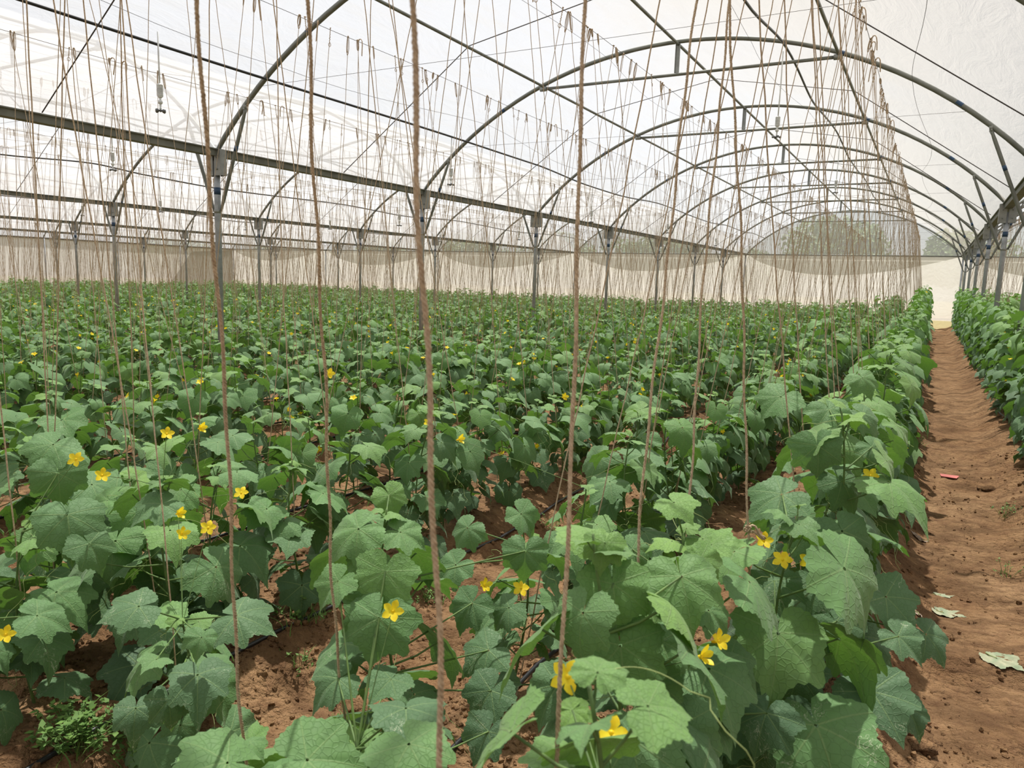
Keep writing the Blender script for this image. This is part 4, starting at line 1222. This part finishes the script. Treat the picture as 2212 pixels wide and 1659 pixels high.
def far_strings():
    V, F = [], []; off = 0
    LPA = [(np.array([v.co[:] for v in loop_unit(100 + i, 0.003).vertices]), None) for i in range(4)]
    th = np.arange(3) * 2 * PI / 3
    tri = np.stack([np.cos(th), np.sin(th)], -1)
    lo = []
    for kk in range(4):
        r = np.random.RandomState(kk + 70); L = r.uniform(0.08, 0.16)
        if kk % 2: pts = [(0, 0, -0.02), (0.004, 0, 0.012), (0.022, 0.004, 0.016), (0.034, 0, 0.0), (0.034, 0, -L)]
        else: pts = [(0, 0, 0.01), (0.012, 0, -0.02), (0.010, 0, -L), (-0.008, 0, -L), (-0.01, 0.0, -0.02), (0, 0, 0.01)]
        mb = MB().tube(pts, 0.0036, 3, False); lo.append((mb.v[0], mb.f))
    for p in mass_s:
        T, G = str_ends(p); n = 4; rad = 0.0028 if p['d'] < 16 else 0.0036
        us = np.linspace(0, 1, n)
        P = T[None] + (G - T)[None] * us[:, None]
        P[1:-1, :2] += rs.normal(0, 0.010, (n - 2, 2))
        W = P[:, None] + np.concatenate([tri * rad, np.zeros((3, 1))], 1)[None]
        V.append(W.reshape(-1, 3))
        F += [(off + i * 3 + j, off + i * 3 + (j + 1) % 3, off + (i + 1) * 3 + (j + 1) % 3, off + (i + 1) * 3 + j) for i in range(n - 1) for j in range(3)]
        off += n * 3
        lv, lf = lo[rs.randint(4)]; a = rs.uniform(0, 6); c, s = math.cos(a), math.sin(a)
        V.append(np.stack([lv[:, 0] * c - lv[:, 1] * s, lv[:, 0] * s + lv[:, 1] * c, lv[:, 2]], -1) + T)
        F += [tuple(i + off for i in f) for f in lf]; off += len(lv)
    me = fastmesh('strings', np.concatenate(V), np.array(F), M['jute'])
    tag(put('jute_strings', me), 'countless jute strings hanging over the far rows', 'strings', kind='stuff')
far_strings()

# ------------------------------------------------------------------ drip pipes
for c in BEDS:
    if c < -9.5: continue
    for s in (1, -1):
        x0 = c + s * 0.42 - 0.02
        if x0 < -10: continue
        P = []
        for y in np.arange(0.4, 33.4, 0.25):
            x = x0 + 0.045 * math.sin(y * 0.9 + c) + 0.03 * math.sin(y * 2.3)
            if s > 0 and abs(c + 2.595) < 0.1: x += 0.19
            P.append((x, y, float(ground_z(x, y)) + 0.010))
        o = MB().tube(P, 0.008, 8).build('drip_pipe', M['black'] if c < 1.0 else M['greyplastic'])
        tag(o, '%s drip pipe on soil, %s' % ('black' if c < 1 else 'grey', row_name(c, s)), 'pipe', 'drip pipes on the beds')

# ------------------------------------------------------------------ weeds, litter
def weed(name, x, y, seed, blades, leafy, label, size=1.0):
    r = np.random.RandomState(seed)
    t = thing(name, label, 'weed', (x, y, float(ground_z(x, y))), 0, 'weeds on the beds')
    if blades:
        mb = MB()
        for _ in range(blades):
            a = r.uniform(0, 2 * PI); l = r.uniform(0.04, 0.11) * size; b = r.normal(0, 0.05 * size, 2); w = 0.0022
            bend = r.uniform(0.3, 1.1); c, s = math.cos(a), math.sin(a); V = []
            for u in np.linspace(0, 1, 6):
                q = np.array([b[0] + c * l * bend * u * u, b[1] + s * l * bend * u * u, l * (u - 0.45 * bend * u * u)])
                ww = w * (1 - u ** 2) + 0.0002
                V += [q + np.array([-s, c, 0]) * ww, q - np.array([-s, c, 0]) * ww]
            mb.add(V, [(i * 2, i * 2 + 1, i * 2 + 3, i * 2 + 2) for i in range(5)])
        mb.build('grass_blades', M['weed'], t)
    if leafy:
        mb, sb = MB(), MB()
        for _ in range(leafy):
            a = r.uniform(0, 2 * PI); rad = r.uniform(0.01, 0.11) * size; hgt = r.uniform(0.02, 0.11) * size
            q = np.array([rad * math.cos(a), rad * math.sin(a), hgt])
            sb.tube([(q[0] * 0.3, q[1] * 0.3, -0.01), q * np.array([.7, .7, .6]), q], 0.0009, 4, False)
            for _k in range(r.randint(4, 8)):
                b = r.uniform(0, 2 * PI); l = r.uniform(0.012, 0.024) * size; w = l * 0.33; up = r.uniform(-0.2, 0.8)
                d = np.array([math.cos(b), math.sin(b), up]); d /= np.linalg.norm(d); sd = np.cross(d, [0, 0, 1]); sd /= np.linalg.norm(sd)
                p = q + np.array([0, 0, r.uniform(-0.03, 0.005)])
                mb.add([p, p + d * l * .4 + sd * w, p + d * l, p + d * l * .4 - sd * w], [(0, 1, 2, 3)])
        mb.build('leaves', M['weed'], t); sb.build('stalks', M['stem'], t)
    return t
weed('weed_clump', -2.02, 1.12, 1, 22, 95, 'bushy weed with tiny leaves at the bottom left corner', 1.15)
weed('weed_clump', -1.90, 1.22, 2, 26, 45, 'grassy weed just right of the bottom left corner weed')
weed('weed_clump', -2.06, 2.02, 3, 34, 18, 'grassy weed beside the black drip pipe left of centre')
weed('weed_clump', -1.92, 1.88, 4, 14, 6, 'sparse seedling on open soil below the drip pipe', 0.7)
weed('weed_clump', -1.88, 2.62, 5, 20, 16, 'weed tuft at the upper edge of the open soil patch', 0.8)
weed('weed_clump', -1.86, 3.85, 6, 18, 14, 'small weed tuft in the second furrow beyond the soil patch', 0.8)
weed('weed_clump', -0.02, 5.7, 7, 10, 26, 'weed on the left bank of the aisle, nearer one', 0.9)
weed('weed_clump', 0.0, 7.8, 8, 16, 22, 'weed on the left bank of the aisle, farther one')
weed('weed_clump', 0.58, 5.9, 9, 8, 16, 'weed on the right bank of the aisle', 0.9)
weed('weed_clump', 0.50, 4.75, 10, 8, 8, 'thin weed on the right bank of the aisle near the bottom', 0.8)
weed('weed_clump', -1.62, 1.75, 11, 8, 5, 'single grass seedling on the bare soil', 0.6)

def flat_leaf(x, y, rz, size, label, crumple, mat=None, name='fallen_leaf', tintc=(0.75, 0.9, 1.0, 1)):
    r = np.random.RandomState(int(abs(x * 1000 + y * 100)))
    V, uv, F, k = leaf_verts('hi', 1, r)
    V = V[0].copy()
    V[:, 2] = crumple * (vnoise(V[:, 0] + 3, V[:, 1] + 5, 3.0, 11) + 0.5 * vnoise(V[:, 0] + 3, V[:, 1] + 5, 7.0, 12)) * 1.2
    V[:, 0] *= 0.75
    V *= size
    me = leafmesh(name, V, F, uv, np.tile(np.array([tintc]), (len(V), 1)), k, mat or M['leaf'])
    c, s = math.cos(rz), math.sin(rz)
    gz = ground_z(x + V[:, 0] * c - V[:, 1] * s, y + V[:, 0] * s + V[:, 1] * c)
    co = V.copy(); co[:, 2] = gz + np.abs(V[:, 2]) + 0.004 - float(ground_z(x, y))
    me.vertices.foreach_set('co', co.astype(np.float32).ravel()); me.update()
    o = put(name, me, None, (x, y, float(ground_z(x, y)))); o.rotation_euler = (0, 0, rz)
    tag(o, label, 'leaf', 'fallen leaves on the aisle floor')
    MB().tube([(0, 0, co[0, 2] + 0.002), (0.01, -0.02, co[0, 2] + 0.004), (0.0, -0.045, co[0, 2] + 0.002)], 0.0018, 5).build('stalk', M['tendril'], o)
    return o
PALE = mixed = None
def palemat():
    m, nt, out = newmat('wilted_leaf')
    co = objco(nt)
    c = mixc(nt, mapr(nt, noise(nt, co, 25, 4), 0.4, 0.65), (0.22, 0.27, 0.17), (0.36, 0.36, 0.24))
    p = N(nt, 'ShaderNodeBsdfPrincipled'); nt.links.new(c, p.inputs['Base Color']); p.inputs['Roughness'].default_value = 0.9
    nt.links.new(bump(nt, noise(nt, co, 60, 4), 0.6, 0.003), p.inputs['Normal']); nt.links.new(p.outputs[0], out.inputs[0]); return m
M['pale'] = palemat()
flat_leaf(0.18, 4.22, -1.2, 0.060, 'small pale green fallen leaf, farthest of the three on the aisle', 0.03, M['pale'])
flat_leaf(0.19, 3.98, -1.9, 0.090, 'crumpled pale fallen leaf, middle one of the three on the aisle', 0.14, M['pale'])
flat_leaf(0.37, 3.49, -2.2, 0.105, 'curled pale fallen leaf, nearest of the three on the aisle', 0.12, M['pale'])
flat_leaf(0.08, 5.06, 1.2, 0.065, 'shrivelled brown dead leaf on the left bank of the aisle', 0.35, M['dry'])
flat_leaf(0.06, 3.79, 0.6, 0.060, 'shrivelled dead leaf close to the nearest right-hand vine', 0.35, M['dry'])
r_ = np.random.RandomState(8)
gz_ = float(ground_z(0.26, 6.95))
o = MB().add([(0.20, 6.92, gz_ + .012), (0.31, 6.91, gz_ + .012), (0.33, 6.98, gz_ + .02), (0.25, 7.0, gz_ + .014), (0.19, 6.98, gz_ + .018),
              (0.20, 6.92, gz_ + .008), (0.31, 6.91, gz_ + .008), (0.33, 6.98, gz_ + .016), (0.25, 7.0, gz_ + .010), (0.19, 6.98, gz_ + .014)],
             [(0, 1, 2, 3, 4), (9, 8, 7, 6, 5), (0, 5, 6, 1), (1, 6, 7, 2), (2, 7, 8, 3), (3, 8, 9, 4), (4, 9, 5, 0)]).build('paper_scrap', M['pink'], None, False)
tag(o, 'small faded pink scrap lying on the aisle soil', 'scrap')
def stone(x, y, s, label, seed):
    r = np.random.RandomState(seed); mb = MB()
    n = 10; prof = [(0.05, -0.5), (0.75, -0.35), (1.0, 0.0), (0.85, 0.35), (0.45, 0.55), (0.05, 0.6)]
    V = [(a * s * (1 + 0.22 * r.normal()) * math.cos(t), a * s * 0.75 * (1 + 0.2 * r.normal()) * math.sin(t), b * s * 0.6 + r.normal() * s * 0.05) for a, b in prof for t in np.arange(n) * 2 * PI / n]
    mb.add(V, [(i * n + j, i * n + (j + 1) % n, (i + 1) * n + (j + 1) % n, (i + 1) * n + j) for i in range(5) for j in range(n)])
    o = mb.build('soil_lump', M['soil']); o.location = (x, y, float(ground_z(x, y)))
    return tag(o, label, 'lump of soil', 'large lumps of soil')
stone(0.52, 6.8, 0.085, 'flat reddish soil lump on the right bank of the aisle', 1)
stone(0.10, 2.62, 0.055, 'big cracked soil lump at the aisle edge near the bottom', 2)
stone(0.02, 2.85, 0.045, 'smaller soil lump beside the big cracked one', 3)
stone(-1.62, 1.38, 0.020, 'knobbly soil crumb on the shaded bare patch', 4)
stone(-0.98, 1.55, 0.016, 'soil crumb under the centre vines', 5)

# ------------------------------------------------------------------ trees beyond the far wall
def tree(x, y, h, rad, seed, label, name='shade_tree'):
    r = np.random.RandomState(seed)
    t = thing(name, label, 'tree', (x, y, -0.4), 0, 'trees beyond the far wall')
    mb = MB().tube([(0, 0, 0), (0.1, 0, h * 0.3), (0, 0.1, h * 0.62)], 0.2, 8, radii=[0.24, 0.17, 0.10])
    for k in range(5):
        a = k * 1.3; mb.tube([(0, 0, h * 0.35), (math.cos(a) * rad * 0.35, math.sin(a) * rad * 0.35, h * 0.6), (math.cos(a) * rad * 0.6, math.sin(a) * rad * 0.6, h * 0.72)], 0.07, 6, radii=[0.10, 0.06, 0.03])
    mb.build('trunk', M['bark'], t)
    n = 5200
    nb = 16
    cen = r.normal(0, 1, (nb, 3)); cen /= np.linalg.norm(cen, axis=1)[:, None]
    cen = cen * np.array([rad * 0.62, rad * 0.62, h * 0.22]) * r.uniform(0.5, 1.0, (nb, 1)) + np.array([0, 0, h * 0.66])
    which = r.randint(nb, size=n)
    d = r.normal(0, 1, (n, 3)); d /= np.linalg.norm(d, axis=1)[:, None]
    br = (rad * r.uniform(0.30, 0.46, nb))[which]
    P = cen[which] + d * (br * r.uniform(0.7, 1.0, n))[:, None] * np.array([1, 1, 0.8])
    a1 = r.normal(0, 1, (n, 3)); a1 /= np.linalg.norm(a1, axis=1)[:, None]
    a2 = np.cross(a1, d); a2 /= np.linalg.norm(a2, axis=1)[:, None] + 1e-9
    s = r.uniform(0.10, 0.22, (n, 1))
    V = np.stack([P - a1 * s, P + a2 * s * 0.6, P + a1 * s, P - a2 * s * 0.6], 1).reshape(-1, 3)
    F = np.arange(n * 4).reshape(-1, 4)
    put('crown', fastmesh('crown', V, F, M['tree'], 4, False), t)
for k, (x, y, h, rad) in enumerate(((-6.2, 54, 6.9, 4.4), (1.6, 57, 6.0, 3.4), (9.4, 52, 6.2, 4.0), (19, 55, 6.5, 4.5), (-17.5, 52, 5.2, 4.6), (-25.5, 53, 5.0, 4.2),
                                    (-34, 52, 4.6, 4.6), (-43, 53, 4.7, 4.5), (-11.8, 58, 4.6, 3.2), (-52, 50, 4.5, 4.5), (-60, 44, 4.6, 4.5))):
    tree(x, y, h, rad, k, ['broad leafy tree seen through the main far gable', 'leafy tree at the right of the main far gable', 'tree behind the right-hand far gable',
         'rightmost tree beyond the far wall', 'low tree behind the first far gable on the left', 'low tree behind the second far gable on the left',
         'low tree behind the third far gable on the left', 'low tree behind the fourth far gable on the left', 'small tree between the main gable and its left neighbour',
         'tree beyond the far left corner of the greenhouse', 'leftmost tree, outside the left wall'][k])
print('objects', len(C.objects))
